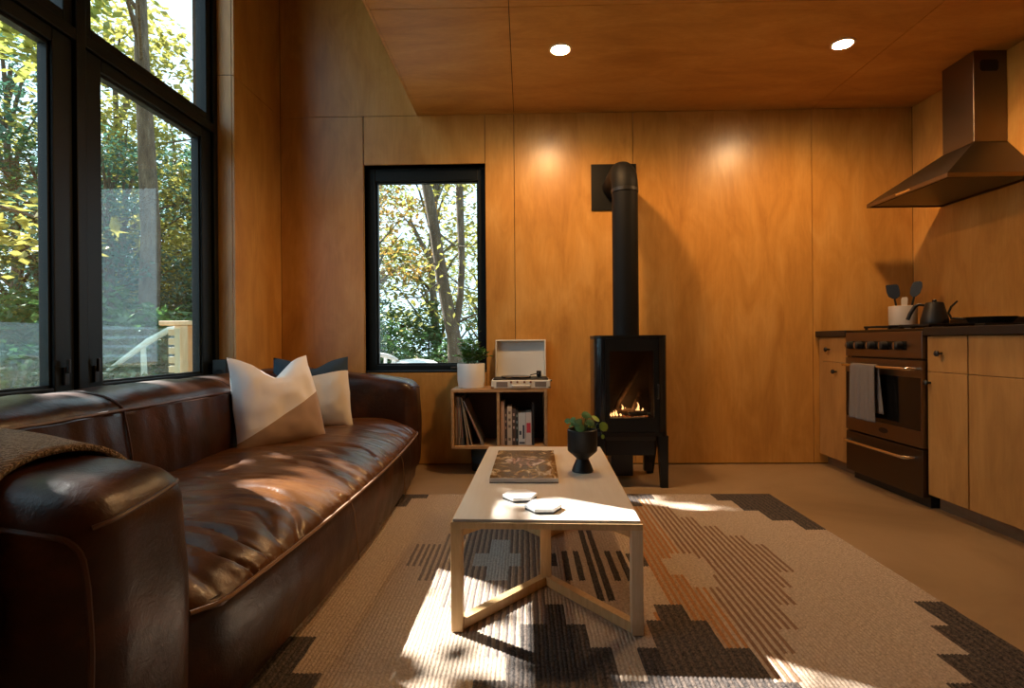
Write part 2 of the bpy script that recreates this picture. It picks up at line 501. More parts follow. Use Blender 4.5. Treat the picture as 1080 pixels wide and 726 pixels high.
# underside of the loft: sheets with gaps
bm = B()
panels(bm, 'z', H, 1, [(XS, -.06), (-.06, 1.983), (1.983, XR)], [(YF, -1.07), (-1.07, .15), (.15, 1.37), (1.37, 2.589), (2.589, D)])
structure(obj('ceiling', bm, M_plyh))
structure(obj('ceiling_core', bx(XS + .001, XR, YF, D, H + T, H + .26), M_gap))
bm = B(); box(bm, XS - .014, XS, YF, D, H, H + .30)
structure(obj('trim_3', bm, M_plyh))
bm = B(); panels(bm, 'z', HT, 1, [(XL, -.48), (-.48, .74), (.74, XR)], [(YF, -.98), (-.98, 1.46), (1.46, D)])
structure(obj('ceiling_high', bm, M_plyh))
structure(obj('ceiling_high_core', bx(-1.94, XR + .16, YF - .14, D + .16, HT + T, HT + .15), M_gap))

# ---- big left window: three casements below, three fixed lights above
w1 = thing('window_1', None, None, (-1.83, 1.64, LZ0), kind='structure')
FX0, FX1 = -1.885, -1.795
bm = B()
cols = [(WY0, 1.13), (1.13, 2.195), (2.195, WY1)]
box(bm, FX0, FX1, WY0, WY1, LZ0, LZ0 + .045, .004); box(bm, FX0, FX1, WY0, WY1, LZ1 - .06, LZ1, .004)
box(bm, FX0, FX1, WY0, WY1, 2.085, 2.135, .004)
for y0, y1 in ((WY0, WY0 + .04), (1.105, 1.155), (2.17, 2.22), (WY1 - .042, WY1)):
    box(bm, FX0 - .002, FX1 + .002, y0, y1, LZ0, LZ1, .004)
obj('window_frame', bm, M_frame, w1)
for (a, b) in cols:
    y0 = a + (.04 if a == WY0 else .025); y1 = b - (.042 if b == WY1 else .025)
    bm = B()                                             # casement sash
    s0, s1, z0, z1, sw = y0 + .004, y1 - .004, LZ0 + .047, 2.083, .093
    X0, X1 = -1.872, -1.808
    zt, zb = .055, .045
    box(bm, X0, X1, s0, s0 + sw, z0, z1, .005); box(bm, X0, X1, s1 - sw, s1, z0, z1, .005)
    box(bm, X0, X1, s0 + sw, s1 - sw, z0, z0 + zb, .005); box(bm, X0, X1, s0 + sw, s1 - sw, z1 - zt, z1, .005)
    # glazing bead step
    X2, X3 = -1.858, -1.822
    box(bm, X2, X3, s0 + sw, s0 + sw + .012, z0 + zb, z1 - zt); box(bm, X2, X3, s1 - sw - .012, s1 - sw, z0 + zb, z1 - zt)
    box(bm, X2, X3, s0 + sw, s1 - sw, z0 + zb, z0 + zb + .010); box(bm, X2, X3, s0 + sw, s1 - sw, z1 - zt - .012, z1 - zt)
    sash = obj('sash', bm, M_frame, w1)
    obj('pane', bx(-1.843, -1.838, s0 + sw + .004, s1 - sw - .004, z0 + zb + .002, z1 - zt - .004), M_pane, sash)
    if a > WY0:                                         # locking levers on the stiles
        hy = (b - .078) if b < WY1 else (a + .073)
        bm = B(); box(bm, X1, X1 + .012, hy - .011, hy + .011, .70, .77, .003); box(bm, X1 + .012, X1 + .024, hy - .006, hy + .006, .745, .80, .003)
        obj('lever', bm, M_black, sash)
    bm = B()                                             # fixed light above
    fw = .045
    t0, t1 = 2.137, LZ1 - .062
    box(bm, X0, X1, y0, y0 + fw, t0, t1, .004); box(bm, X0, X1, y1 - fw, y1, t0, t1, .004)
    box(bm, X0, X1, y0 + fw, y1 - fw, t0, t0 + fw, .004); box(bm, X0, X1, y0 + fw, y1 - fw, t1 - fw, t1, .004)
    fx = obj('fixed_sash', bm, M_frame, w1)
    obj('pane', bx(-1.843, -1.838, y0 + fw - .002, y1 - fw + .002, t0 + fw - .002, t1 - fw + .002), M_pane, fx)
obj('sill', bx(FX1 + .001, XL + .012, WY0 + .003, WY1 - .003, LZ0, LZ0 + .022, .004), M_frame, w1)

# ---- back window
w2 = thing('window_2', None, None, ((WX0 + WX1) / 2, D + .1, WZ0), kind='structure')
bm = B()
fy0, fy1 = D + q, D + q + .07
box(bm, WX0 + .001, WX0 + .060, fy0, fy1, WZ0 + .001, WZ1 - .001, .004); box(bm, WX1 - .055, WX1 - .001, fy0, fy1, WZ0 + .001, WZ1 - .001, .004)
box(bm, WX0 + .06, WX1 - .055, fy0, fy1, WZ0 + .001, WZ0 + .050, .004); box(bm, WX0 + .06, WX1 - .055, fy0, fy1, WZ1 - .095, WZ1 - .001, .004)
obj('window_frame', bm, M_frame, w2)
bm = B()
a0, a1, b0, b1 = WX0 + .060, WX1 - .055, WZ0 + .050, WZ1 - .095
for r in ((a0, a0 + .015, b0, b1), (a1 - .012, a1, b0, b1), (a0 + .015, a1 - .012, b0, b0 + .012), (a0 + .015, a1 - .012, b1 - .012, b1)):
    box(bm, r[0], r[1], fy0 + .018, fy0 + .05, r[2], r[3])
sash = obj('sash', bm, M_frame, w2)
obj('pane', bx(a0 + .006, a1 - .006, fy0 + .032, fy0 + .036, b0 + .006, b1 - .006), M_pane, sash)
obj('sill', bx(WX0 + .002, WX1 - .002, D + .004, fy0 - .001, WZ0, WZ0 + .012, .003), M_frame, w2)
bm = B(); box(bm, -.52, -.47, fy0 - .012, fy0, WZ0 + .018, WZ0 + .036, .003); box(bm, -.50, -.49, fy0 - .022, fy0 - .012, WZ0 + .022, WZ0 + .032, .002)
obj('latch', bm, M_steeld, w2)

# ---- recessed lamps
def recessed(x, y, label, power=LAMP_W):
    t = thing('recessed_light', label, 'ceiling light', (x, y, H), group='recessed ceiling lights')
    bm = B()
    lathe(bm, [(.062, 0), (.062, -.004), (.050, -.006), (.048, -.001), (.048, 0)], (x, y, H), 32)
    obj('trim_ring', bm, mat('lamp_trim', (.75, .6, .4), .4), t, smooth=True)
    bm = B(); lathe(bm, [(.047, -.0005), (.047, -.0025), (.030, -.004), (.0, -.0045)], (x, y, H), 32)
    obj('lens', bm, M_lens, t, smooth=True)
    ld = bpy.data.lights.new('lamp_glow', 'SPOT'); ld.energy = power; ld.color = LAMP_COL; ld.spot_size = R(166); ld.spot_blend = .55; ld.shadow_soft_size = .045
    lo = bpy.data.objects.new('lamp_glow', ld); C.objects.link(lo); lo.parent = t; lo.location = (0, 0, -.03)
    return t
recessed(.209, 2.974, 'lit recessed ceiling light left of the two, above the stove')
recessed(1.718, 2.973, 'lit recessed ceiling light right of the two, nearer the range hood', LAMP_W * .8)

# ================================================================== OUTSIDE
def ground_fn(u, v):
    x, y = -45 + 75 * u, -15 + 75 * v
    z = -.75 + .5 * nz((x, y, 0), .12) + .12 * nz((x, y, 3), .6)
    if -2.4 < x < 3.2 and y < 4.6: z = -.75
    return Vector((x, y, z))
bm = B(); grid(bm, 90, 90, ground_fn)
structure(obj('forest_ground', bm, M_ground, smooth=True))
bm = B()
for k in range(11):
    box(bm, -3.42 + k * .135, -3.42 + k * .135 + .128, -1.0, 5.3, -.14, -.11)
box(bm, -3.42, -1.95, -1, 5.3, -.30, -.14)
structure(obj('deck', bm, M_deck))
bm = B()
for x, y in ((-3.3, -.8), (-2.1, -.8), (-3.3, 2.2), (-2.1, 2.2), (-3.3, 5.1), (-2.1, 5.1)):
    box(bm, x - .06, x + .06, y - .06, y + .06, -1.1, -.30)
structure(obj('deck_footing', bm, M_deck))

rail = thing('deck_railing', 'deck railing of clear glass with a pale wood corner post and slats', 'railing', (-3.2, 5.1, -.11))
obj('corner_post', bx(-3.26, -3.13, 5.04, 5.16, -.11, 1.03, .006), M_post, rail)
for y in (3.2, 1.3, -.6):
    obj('post', bx(-3.24, -3.16, y - .04, y + .04, -.11, .96, .006), M_post, rail)
obj('top_rail', bx(-3.40, -1.98, 5.03, 5.17, 1.032, 1.072, .006), M_post, rail)
obj('end_post', bx(-2.06, -1.98, 5.05, 5.15, -.11, 1.03, .006), M_post, rail)
for k in range(12):
    z = -.03 + k * .088
    obj('slat', bx(-3.40, -2.06, 5.165, 5.185, z, z + .062, .004), M_post, rail)
for y0, y1 in ((3.26, 5.02), (1.36, 3.14), (-.54, 1.24)):
    obj('glass_panel', bx(-3.206, -3.194, y0, y1, -.05, 1.0), M_rail_glass, rail)

def tree_mesh(name, seed, h, trunk_r, clumps, nleaf, leaf, mats, lean=(0, 0), limbs=7):
    """one tree: trunk and limbs in one part, leaves in another; clumps = (x,y,z,rx,ry,rz) about the foot"""
    r = random.Random(seed)
    bt = B()
    pts = []; rs = []
    for i in range(11):
        u = i / 10
        pts.append((lean[0] * u * h + .12 * nz((seed, u * 3, 0)) * h * .2, lean[1] * u * h + .12 * nz((seed, u * 3, 7)) * h * .2, -.4 + (h + .4) * u))
        rs.append(trunk_r * (1.25 if i == 0 else 1 - .8 * u) + .008)
    tube(bt, pts, rs, 9)
    for c in clumps[:limbs]:
        u = min(.92, max(.15, (c[2] / h) - .12)); i = int(u * 10); p = Vector(pts[i])
        e = Vector(c[:3]); m = p.lerp(e, .5) + Vector((0, 0, .05 * h * .5))
        tube(bt, [p, m, e], [trunk_r * .35, trunk_r * .22, trunk_r * .06], 6)
    bl = B()
    tot = sum(c[3] * c[4] * c[5] for c in clumps) ** 1
    for c in clumps:
        n = int(nleaf * (c[3] * c[4] * c[5]) / tot)
        for _ in range(n):
            v = rvec(r); v = v.normalized() * (v.length ** .45)
            p = Vector((c[0] + v.x * c[3], c[1] + v.y * c[4], c[2] + v.z * c[5]))
            d = Vector((r.uniform(-1, 1), r.uniform(-1, 1), r.uniform(-.7, .25)))
            s = leaf * r.uniform(.65, 1.35)
            quad_leaf(bl, p, d, Vector((r.uniform(-.5, .5), r.uniform(-.5, .5), 1)), s, s * .62, .2, 0)
    return bt, bl
def rand_clumps(seed, h, w, n, base=.25, flat=.55):
    r = random.Random(seed); out = []
    for k in range(n):
        u = (k + r.random()) / n; z = h * (base + (1.02 - base) * u)
        rad = w * (.35 + .9 * sin(pi * min(.98, .22 + .78 * u)) ** .8) * .8
        a = r.uniform(0, 2 * pi); q = rad * r.uniform(.25, .9); s = w * r.uniform(.30, .52)
        out.append((q * cos(a), q * sin(a), z, s, s, s * flat))
    return out
PROTO = {}
def proto_tree(kind, seed):
    key = (kind, seed)
    if key in PROTO: return PROTO[key]
    if kind == 'conifer':
        cl = []
        for k in range(16):
            u = k / 15; z = 1.0 + 9 * u; w = 2.3 * (1 - u) ** .8 + .25
            for q in range(4):
                a = q * pi / 2 + k * .7 + seed
                cl.append((w * .55 * cos(a), w * .55 * sin(a), z - .15 * w, w * .52, w * .52, .26))
        bt, bl = tree_mesh('c', seed, 10.5, .20, cl, 6500, .17, None, limbs=40)
        lm = L_dark
    elif kind == 'maple':
        bt, bl = tree_mesh('m', seed, 8.0, .17, rand_clumps(seed, 8.6, 2.5, 26, .22, .42), 6000, .15, None, limbs=26); lm = L_green
    elif kind == 'yellow':
        bt, bl = tree_mesh('y', seed, 7.0, .12, rand_clumps(seed, 7.6, 2.2, 22, .25, .36), 3600, .16, None, limbs=22); lm = L_yel
    elif kind == 'autumn':
        bt, bl = tree_mesh('a', seed, 7.5, .13, rand_clumps(seed, 8.2, 2.3, 22, .35, .36), 3000, .16, None, limbs=22); lm = L_autumn
    elif kind == 'teal':
        bt, bl = tree_mesh('t', seed, 7.5, .15, rand_clumps(seed, 8.2, 2.4, 26, .12, .42), 6000, .14, None, limbs=26); lm = L_teal
    elif kind == 'pale':
        bt, bl = tree_mesh('p', seed, 8.0, .13, rand_clumps(seed, 8.4, 2.3, 24, .10, .40), 3800, .14, None, limbs=24); lm = L_light
    else:                                                # shrub
        bt, bl = tree_mesh('s', seed, 1.4, .03, rand_clumps(seed, 1.7, 1.1, 10, .2, .7), 1800, .12, None, limbs=10); lm = L_green
    def mk(bm, nm, m):
        me = bpy.data.meshes.new(nm); bm.to_mesh(me); bm.free(); me.materials.append(m); return me
    PROTO[key] = (mk(bt, 'trunk', M_bark), mk(bl, 'foliage', lm))
    return PROTO[key]
NAMES = {'conifer': ('conifer_tree', 'dark green conifer'), 'maple': ('maple_tree', 'mid green broadleaf tree'), 'yellow': ('birch_tree', 'slender tree with yellow green leaves'),
         'autumn': ('autumn_tree', 'tree with orange yellow autumn leaves'), 'teal': ('hemlock_tree', 'blue green bushy tree'), 'pale': ('ash_tree', 'pale green sunlit tree'), 'shrub': ('shrub', 'low leafy green shrub')}
GROUPN = {'left': ('in the forest beyond the big left window', 'left window'), 'back': ('in the woods beyond the small back window', 'back window')}
def plant_tree(kind, seed, x, y, s, side, rz=0.0):
    nm, desc = NAMES[kind]; where, gw = GROUPN[side]
    t = thing(nm, desc + ' ' + where, 'shrub' if kind == 'shrub' else 'tree', (x, y, -.75 + .5 * nz((x, y, 0), .12)), rz, group=f'{desc}s beyond the {gw}')
    t.scale = (s, s, s)
    tm, lm = proto_tree(kind, seed)
    for n, me in (('trunk', tm), ('foliage', lm)):
        o = bpy.data.objects.new(n, me); C.objects.link(o); o.parent = t
    return t
# view through the left window opens towards (-.57..-.95, 1)
for a in [
    ('teal', 2, -7.2, 9.4, .62), ('maple', 1, -10.2, 11.4, .70), ('teal', 2, -7.6, 13.2, .78), ('conifer', 3, -12.6, 15.8, .86), ('conifer', 3, -9.4, 16.6, .80),
    ('yellow', 5, -13.2, 12.8, .95), ('teal', 6, -9.9, 14.2, .86), ('autumn', 4, -6.6, 16.2, .95), ('teal', 2, -16.5, 19.5, .98), ('maple', 6, -12.6, 20.5, 1.0), ('yellow', 5, -8.3, 11.2, .85), ('yellow', 5, -9.4, 12.4, 1.22), ('teal', 2, -11.6, 12.2, 1.08), ('conifer', 3, -8.9, 10.6, .50), ('conifer', 3, -10.6, 13.0, .62), ('conifer', 3, -6.4, 11.4, .52), ('conifer', 3, -14.0, 18.4, .85), ('conifer', 3, -11.4, 17.6, .8)]:
    plant_tree(*a, 'left', rz=rnd.uniform(0, 6))
for x, y, s in ((-5.3, 7.6, 1.0), (-6.4, 7.9, 1.2), (-7.4, 9.2, 1.2), (-8.8, 9.9, 1.3), (-6.0, 10.4, 1.2), (-9.8, 11.2, 1.4), (-5.6, 8.8, 1.0), (-8.0, 8.8, 1.2), (-10.6, 13.4, 1.4), (-7.3, 11.8, 1.4)):
    plant_tree('shrub', 8, x, y, s, 'left', rz=rnd.uniform(0, 6))
# beyond the back window
for a in [('yellow', 5, -2.2, 13.5, 1.0), ('pale', 6, -4.4, 15.0, 1.0), ('pale', 2, -1.2, 18.0, 1.0), ('autumn', 4, -3.6, 11.5, .75), ('pale', 6, -6.0, 20.5, 1.1), ('yellow', 5, .8, 15.0, 1.0)]:
    plant_tree(*a, 'back', rz=rnd.uniform(0, 6))
for x, y, s in ((-2.5, 10.2, .9), (-1.1, 9.6, .75), (-2.2, 12.6, 1.1), (-3.6, 13.6, 1.2), (-.8, 12.2, 1.0)):
    plant_tree('shrub', 8, x, y, s, 'back', rz=rnd.uniform(0, 6))
# the leaning trunk right outside the back window, with a straighter stem behind
t = thing('leaning_tree', 'mossy leaning tree trunk with thin twigs outside the back window', 'tree', (-1.0, 8.0, -.8))
bm = B(); tube(bm, [(-.98, 8.0, -1.0), (-1.01, 8.0, .52), (-1.02, 8.0, .9), (-1.18, 8.0, 1.7), (-1.30, 8.0, 2.53), (-1.41, 8.0, 3.16), (-1.55, 8.02, 4.2), (-1.65, 8.1, 6.0)], [.15, .11, .105, .09, .08, .075, .06, .03], 12)
tube(bm, [(-1.02, 8, .95), (-.93, 8.02, 1.5), (-.91, 8.1, 2.0), (-.95, 8.2, 3.0), (-.93, 8.3, 4.5)], [.06, .05, .05, .06, .03], 10)
obj('trunk', bm, M_bark, t, smooth=True)
bm = B()
for pts in (([(-1.3, 8, 2.5), (-1.0, 7.9, 2.25), (-.75, 7.8, 2.2), (-.3, 7.7, 2.6)]), ([(-1.62, 7.9, 2.6), (-1.3, 7.8, 2.0), (-.9, 7.8, 1.65), (-.4, 7.7, 1.5)]), ([(-1.2, 8, 1.75), (-1.5, 7.9, 1.5), (-1.75, 7.8, 1.5)]), ([(-1.05, 8, 1.1), (-.7, 7.9, 1.25), (-.4, 7.8, 1.2)])):
    tube(bm, pts, [.018, .014, .010, .006][:len(pts)], 6)
obj('twigs', bm, M_bark, t)
bm = B(); rr = random.Random(31)
for _ in range(420):
    p = Vector((rr.uniform(-1.9, -.3), rr.uniform(7.4, 8.6), rr.uniform(1.0, 4.0)))
    quad_leaf(bm, p, rvec(rr), Vector((0, 0, 1)), rr.uniform(.06, .12), .06, .2)
obj('foliage', bm, L_yel, t)
# overhanging maple bough in front of the left casement
t = thing('maple_bough', 'low bough of pale yellow leaves just outside the left pane', 'tree', (-4.6, 2.9, -.8))
bm = B(); tube(bm, [(-5.6, 3.4, -.9), (-5.6, 3.4, 1.0), (-5.4, 3.7, 1.9), (-4.6, 4.3, 2.1), (-4.0, 4.6, 1.9)], [.07, .06, .04, .02, .01], 8)
obj('trunk', bm, M_bark, t, smooth=True)
bm = B()
for _ in range(260):
    u = rr.random(); c = Vector((-5.2, 4.0, 2.05)).lerp(Vector((-3.9, 4.7, 1.80)), u)
    p = c + Vector((rr.gauss(0, .22), rr.gauss(0, .2), rr.gauss(0, .13)))
    quad_leaf(bm, p, Vector((rr.uniform(-1, 1), rr.uniform(-1, 1), rr.uniform(-.5, .1))), Vector((0, 0, 1)), rr.uniform(.10, .19), .09, .2)
obj('foliage', bm, L_yel, t)
# added trees, crowns out of view, leaves left out to shape the sun shafts
def lands(p, z):
    return p + sun_dir * ((z - p.z) / sun_dir.z)
CLEAR_L = [(-1.16, 1.86, .38, .13, .06), (-.93, 1.76, .38, .20, .07), (-.84, 2.32, .38, .06, .05), (-1.05, 2.05, .38, .06, .04), (-1.44, 1.74, .69, .20, .09), (-1.44, 2.16, .69, .20, .12),
           (-.25, 1.74, 0, .24, .19), (.02, 1.53, 0, .20, .16), (-.40, 1.50, 0, .20, .16), (-.12, 1.36, 0, .12, .10), (-.28, 2.02, 0, .12, .10), (-.40, 2.26, 0, .08, .10), (.26, 1.63, .34, .27, .20), (.36, 1.22, 0, .28, .135), (.05, 1.69, .34, .06, .06), (-.02, 1.80, .34, .05, .04)]
def clear_left(p):
    for x, y, z, rx, ry in CLEAR_L:
        q = lands(p, z)
        if ((q.x - x) / rx) ** 2 + ((q.y - y) / ry) ** 2 < 1: return True
    return False
def clear_back(p):
    q = lands(p, 0)
    k = (q.x - .57) * .84 - (q.y - 2.97) * .545         # along the shaft
    m = (q.x - .57) * .545 + (q.y - 2.97) * .84        # across it
    return (-.05 < k < .75 and abs(m) < .085) or (abs(k - .09) < .18 and -.18 < m < .10) or (abs(k - .48) < .18 and -.13 < m < .08)
def shade_tree(name, label, foot, cen, half, n, clear, seed, away):
    t = thing(name, label, 'tree', foot)
    r = random.Random(seed); f = Vector(foot); c = Vector(cen)
    bm = B(); top = Vector((f.x, f.y, c.z + 1.2))
    tube(bm, [f + Vector((0, 0, -.3)), f.lerp(top, .4) + Vector((.1, .05, 0)), f.lerp(top, .75), top], [.19, .15, .11, .04], 10)
    for k in range(9):
        e = c + Vector((away[0] * r.uniform(-.9, .9), away[1] * r.uniform(-.9, .9), r.uniform(-1, 1) * half))
        if clear(e): continue
        b = Vector((f.x, f.y, min(e.z - .4, c.z + .8)))
        tube(bm, [b, b.lerp(e, .5) + Vector((0, 0, .15)), e], [.04, .025, .01], 6)
    obj('trunk', bm, M_bark, t, smooth=True)
    bm = B()
    for _ in range(n):
        g = r.uniform(-1, 1); h_ = r.uniform(-1, 1); d = r.uniform(-.7, .7)
        p = c + Vector((away[0] * g, away[1] * g, half * h_)) + Vector((sun_dir.x, sun_dir.y, 0)) * d
        if clear(p): continue
        quad_leaf(bm, p, Vector((r.uniform(-1, 1), r.uniform(-1, 1), r.uniform(-.7, .3))), Vector((0, 0, 1)), r.uniform(.10, .19), .11, .2)
    obj('foliage', bm, L_light, t)
    return t
ctr = Vector((-1.8, 1.65, 2.0)) - sun_dir * 6.5
shade_tree('added_shade_tree', 'added leafy tree out of view left of the big window, breaking the sun into dapples', (-7.4, 4.2, -.8), ctr, 2.5, 10500, clear_left, 41, (.7, 2.3))
ctr = Vector((-.66, 3.9, 1.35)) - sun_dir * 8.0
shade_tree('added_shade_tree', 'dark trunk seen through the big window, with an added out of view crown shading the back window', (-6.3, 8.95, -.8), ctr, .95, 2600, clear_back, 42, (.75, .35))
# sunlit fallen log
bm = B(); tube(bm, [(-5.5, 7.0, .45), (-5.2, 7.0, .66), (-4.9, 7.02, .88), (-4.6, 7.0, 1.04), (-4.2, 7.1, 1.12)], [.02, .035, .045, .04, .02], 8)
tube(bm, [(-4.95, 7.02, .84), (-4.99, 7.1, .3), (-5.0, 7.15, -.9)], [.03, .04, .05], 8)
tag(obj('dead_branch', bm, mat('bleached_wood', (.72, .66, .56), .8), origin=(-5.0, 7.15, -.9), smooth=True), 'bleached bare branch slanting behind the glass railing', 'branch')

# white garden chair and table beyond the back window
ch = thing('garden_chair', 'white curved back garden chair outside the back window corner', 'chair', (-1.36, 5.3, -.6))
bm = B()
for k in range(5):
    a = -1.60 + k * .075
    tube(bm, [(a, 5.15, -.1), (a, 5.35, .45), (a, 5.42, .70 + .05 * sin(pi * k / 4))], .016, 6)
obj('backrest', bm, M_ceramw, ch)
tube_pts = [(-1.63, 5.40, .66)] + [(-1.46 + .22 * cos(pi - pi * i / 10) * 1.0, 5.36 - .08 * sin(pi * i / 10), .655 + .085 * sin(pi * i / 10)) for i in range(11)] + [(-1.24, 5.2, .60)]
bm = B(); tube(bm, tube_pts, .022, 8); obj('top_rail', bm, M_ceramw, ch, smooth=True)
obj('seat', bx(-1.66, -1.26, 4.78, 5.2, -.14, -.10, .01), M_ceramw, ch)
for x in (-1.64, -1.28):
    for y in (4.8, 5.2):
        obj('leg', bx(x - .02, x + .02, y - .02, y + .02, -.72, -.14, .004), M_ceramw, ch)
obj('arm', bx(-1.335, -1.265, 4.8, 5.22, .56, .585, .006), M_ceramw, ch)
obj('arm_support', bx(-1.32, -1.28, 4.84, 4.88, -.12, .56, .004), M_ceramw, ch)
obj('arm_support', bx(-1.32, -1.28, 5.14, 5.18, -.12, .56, .004), M_ceramw, ch)
gt = thing('garden_table', 'round white garden table top seen through the back window', 'table', (-1.16, 5.75, -.75))
bm = B(); lathe(bm, [(.0, .60), (.24, .60), (.27, .61), (.27, .625), (.20, .66), (.10, .675), (0, .68)], (-1.16, 5.75, 0), 32); obj('tabletop', bm, M_ceramw, gt, smooth=True)
bm = B(); lathe(bm, [(.20, -.8), (.18, -.77), (.04, -.7), (.035, .55), (.08, .60)], (-1.16, 5.75, 0), 20); obj('pedestal', bm, M_ceramw, gt, smooth=True)

# ================================================================== RUG
def rug_color(x, y):
    def inr(*rs):
        return any(a <= x < b and c <= y < d for a, b, c, d in rs)
    dark = [(1.02, 1.34, 2.905, 3.04), (1.09, 1.34, 2.745, 2.905), (1.15, 1.34, 2.587, 2.745), (1.25, 1.34, 2.458, 2.587),
            (1.25, 1.34, 1.634, 1.787), (1.185, 1.34, 1.50, 1.634), (1.10, 1.34, 1.377, 1.50), (1.03, 1.34, 1.24, 1.377), (1.1, 1.34, .3, .5),
            (-.72, -.54, 2.951, 3.04), (-.72, -.62, 2.80, 2.951), (-.72, -.605, 1.40, 1.56), (-.72, -.53, 1.27, 1.40), (-.72, -.46, 1.14, 1.27),
            (-.06, .69, 2.927, 3.04), (0, .6, 2.80, 2.927),
            (.067, .118, 1.643, 1.767), (-.02, .178, 1.512, 1.643), (-.05, .239, 1.376, 1.512), (-.133, .239, 1.25, 1.376), (-.2, .3, 1.0, 1.25),
            (.409, .494, 1.66, 1.776), (.356, .55, 1.51, 1.66), (.30, .612, 1.378, 1.51), (.24, .672, 1.25, 1.378), (.18, .74, 1.0, 1.25)]
    rib = int(math.floor((x + .72) / .0115))
    odd = rib % 2
    if inr(*dark): return 1 if odd else 7
    # centre motif under the table: dark bars on cream
    if .075 <= x < .46 and 1.72 < y < 2.60:
        for cx_, ya, yb in ((.112, 2.075, 2.185), (.155, 1.937, 2.21), (.197, 1.937, 2.21), (.241, 1.80, 2.46), (.284, 1.80, 2.46), (.328, 1.937, 2.21), (.370, 1.937, 2.21), (.412, 2.075, 2.185), (.450, 2.075, 2.185)):
            if abs(x - cx_) < .0118 and ya < y < yb: return 1
        return 0
    # right half: brown stripes in a stepped lozenge, lit inner part painted more orange
    outer = [(2.80, .66), (2.64, .74), (2.52, .80), (2.40, .87), (2.29, .935), (2.02, .985), (1.90, .93), (1.77, .88), (1.63, .81), (1.49, .745), (1.36, .70), (1.24, .62), (0, .0)]
    for ylo, xo in outer:
        if y >= ylo: break
    if y < 2.93 and .40 <= x < xo:
        if (.52 < x < .70 and 1.99 < y < 2.13) or (.57 < x < .66 and 1.90 < y < 2.20): return 0
        if odd: return 3 if x < .62 else 2
        return 5 if x < .58 else 0
    # left half: grey brown stripes with a pale blue cross
    louter = [(2.70, -.08), (2.55, -.16), (2.42, -.25), (2.30, -.34), (2.06, -.45), (1.94, -.40), (1.86, -.33), (1.74, -.27), (1.60, -.20), (1.46, -.12), (0, .0)]
    for ylo, xo in louter:
        if y >= ylo: break
    if y < 2.93 and xo <= x < .075 and y > 1.40:
        if (-.205 < x < -.018 and 2.07 < y < 2.19) or (-.14 < x < -.066 and 1.94 < y < 2.345): return 4
        if odd: return 6
        return 0
    return 0
bm = B()
RX0, RX1, RY0, RY1, pitch = -.72, 1.335, .25, 3.035, .0115
nr = int(round((RX1 - RX0) / pitch)); ny = 112
dy = (RY1 - RY0) / ny
prof = [(0, .0080), (.25, .0106), (.5, .0112), (.75, .0106)]
colsx = [(RX0 + (i + p) * pitch, hgt) for i in range(nr) for p, hgt in prof] + [(RX0 + nr * pitch, .0080)]
V = []
for j in range(ny + 1):
    y = RY0 + j * dy
    V.append([bm.verts.new((x + .0022 * nz((x * 30, y * 26, 0)), y, h + .0014 * nz((x * 90, y * 90, 1)))) for x, h in colsx])
for j in range(ny):
    y = RY0 + (j + .5) * dy
    for i in range(len(colsx) - 1):
        f = bm.faces.new((V[j][i], V[j][i + 1], V[j + 1][i + 1], V[j + 1][i]))
        xc = RX0 + (i // 4 + .5) * pitch
        c = rug_color(xc, y + .016 * nz((xc * 40, y * 3, 5)) * 0)
        f.material_index = c
        f.smooth = True
# rug edge
edge = [v for v in V[0]] + [V[j][-1] for j in range(1, ny + 1)] + [v for v in V[-1][-2::-1]] + [V[j][0] for j in range(ny - 1, 0, -1)]
low = [bm.verts.new((v.co.x, v.co.y, .0005)) for v in edge]
for k in range(len(edge)):
    n = (k + 1) % len(edge)
    bm.faces.new((edge[k], low[k], low[n], edge[n]))
rug = obj('rug', bm, [Y_cream, Y_dark, Y_brown, Y_orange, Y_blue, Y_sand, Y_grey, Y_dark2], origin=(.3, 1.64, 0))
tag(rug, 'large ribbed cream wool rug with stepped charcoal and brown pattern under the coffee table', 'rug')

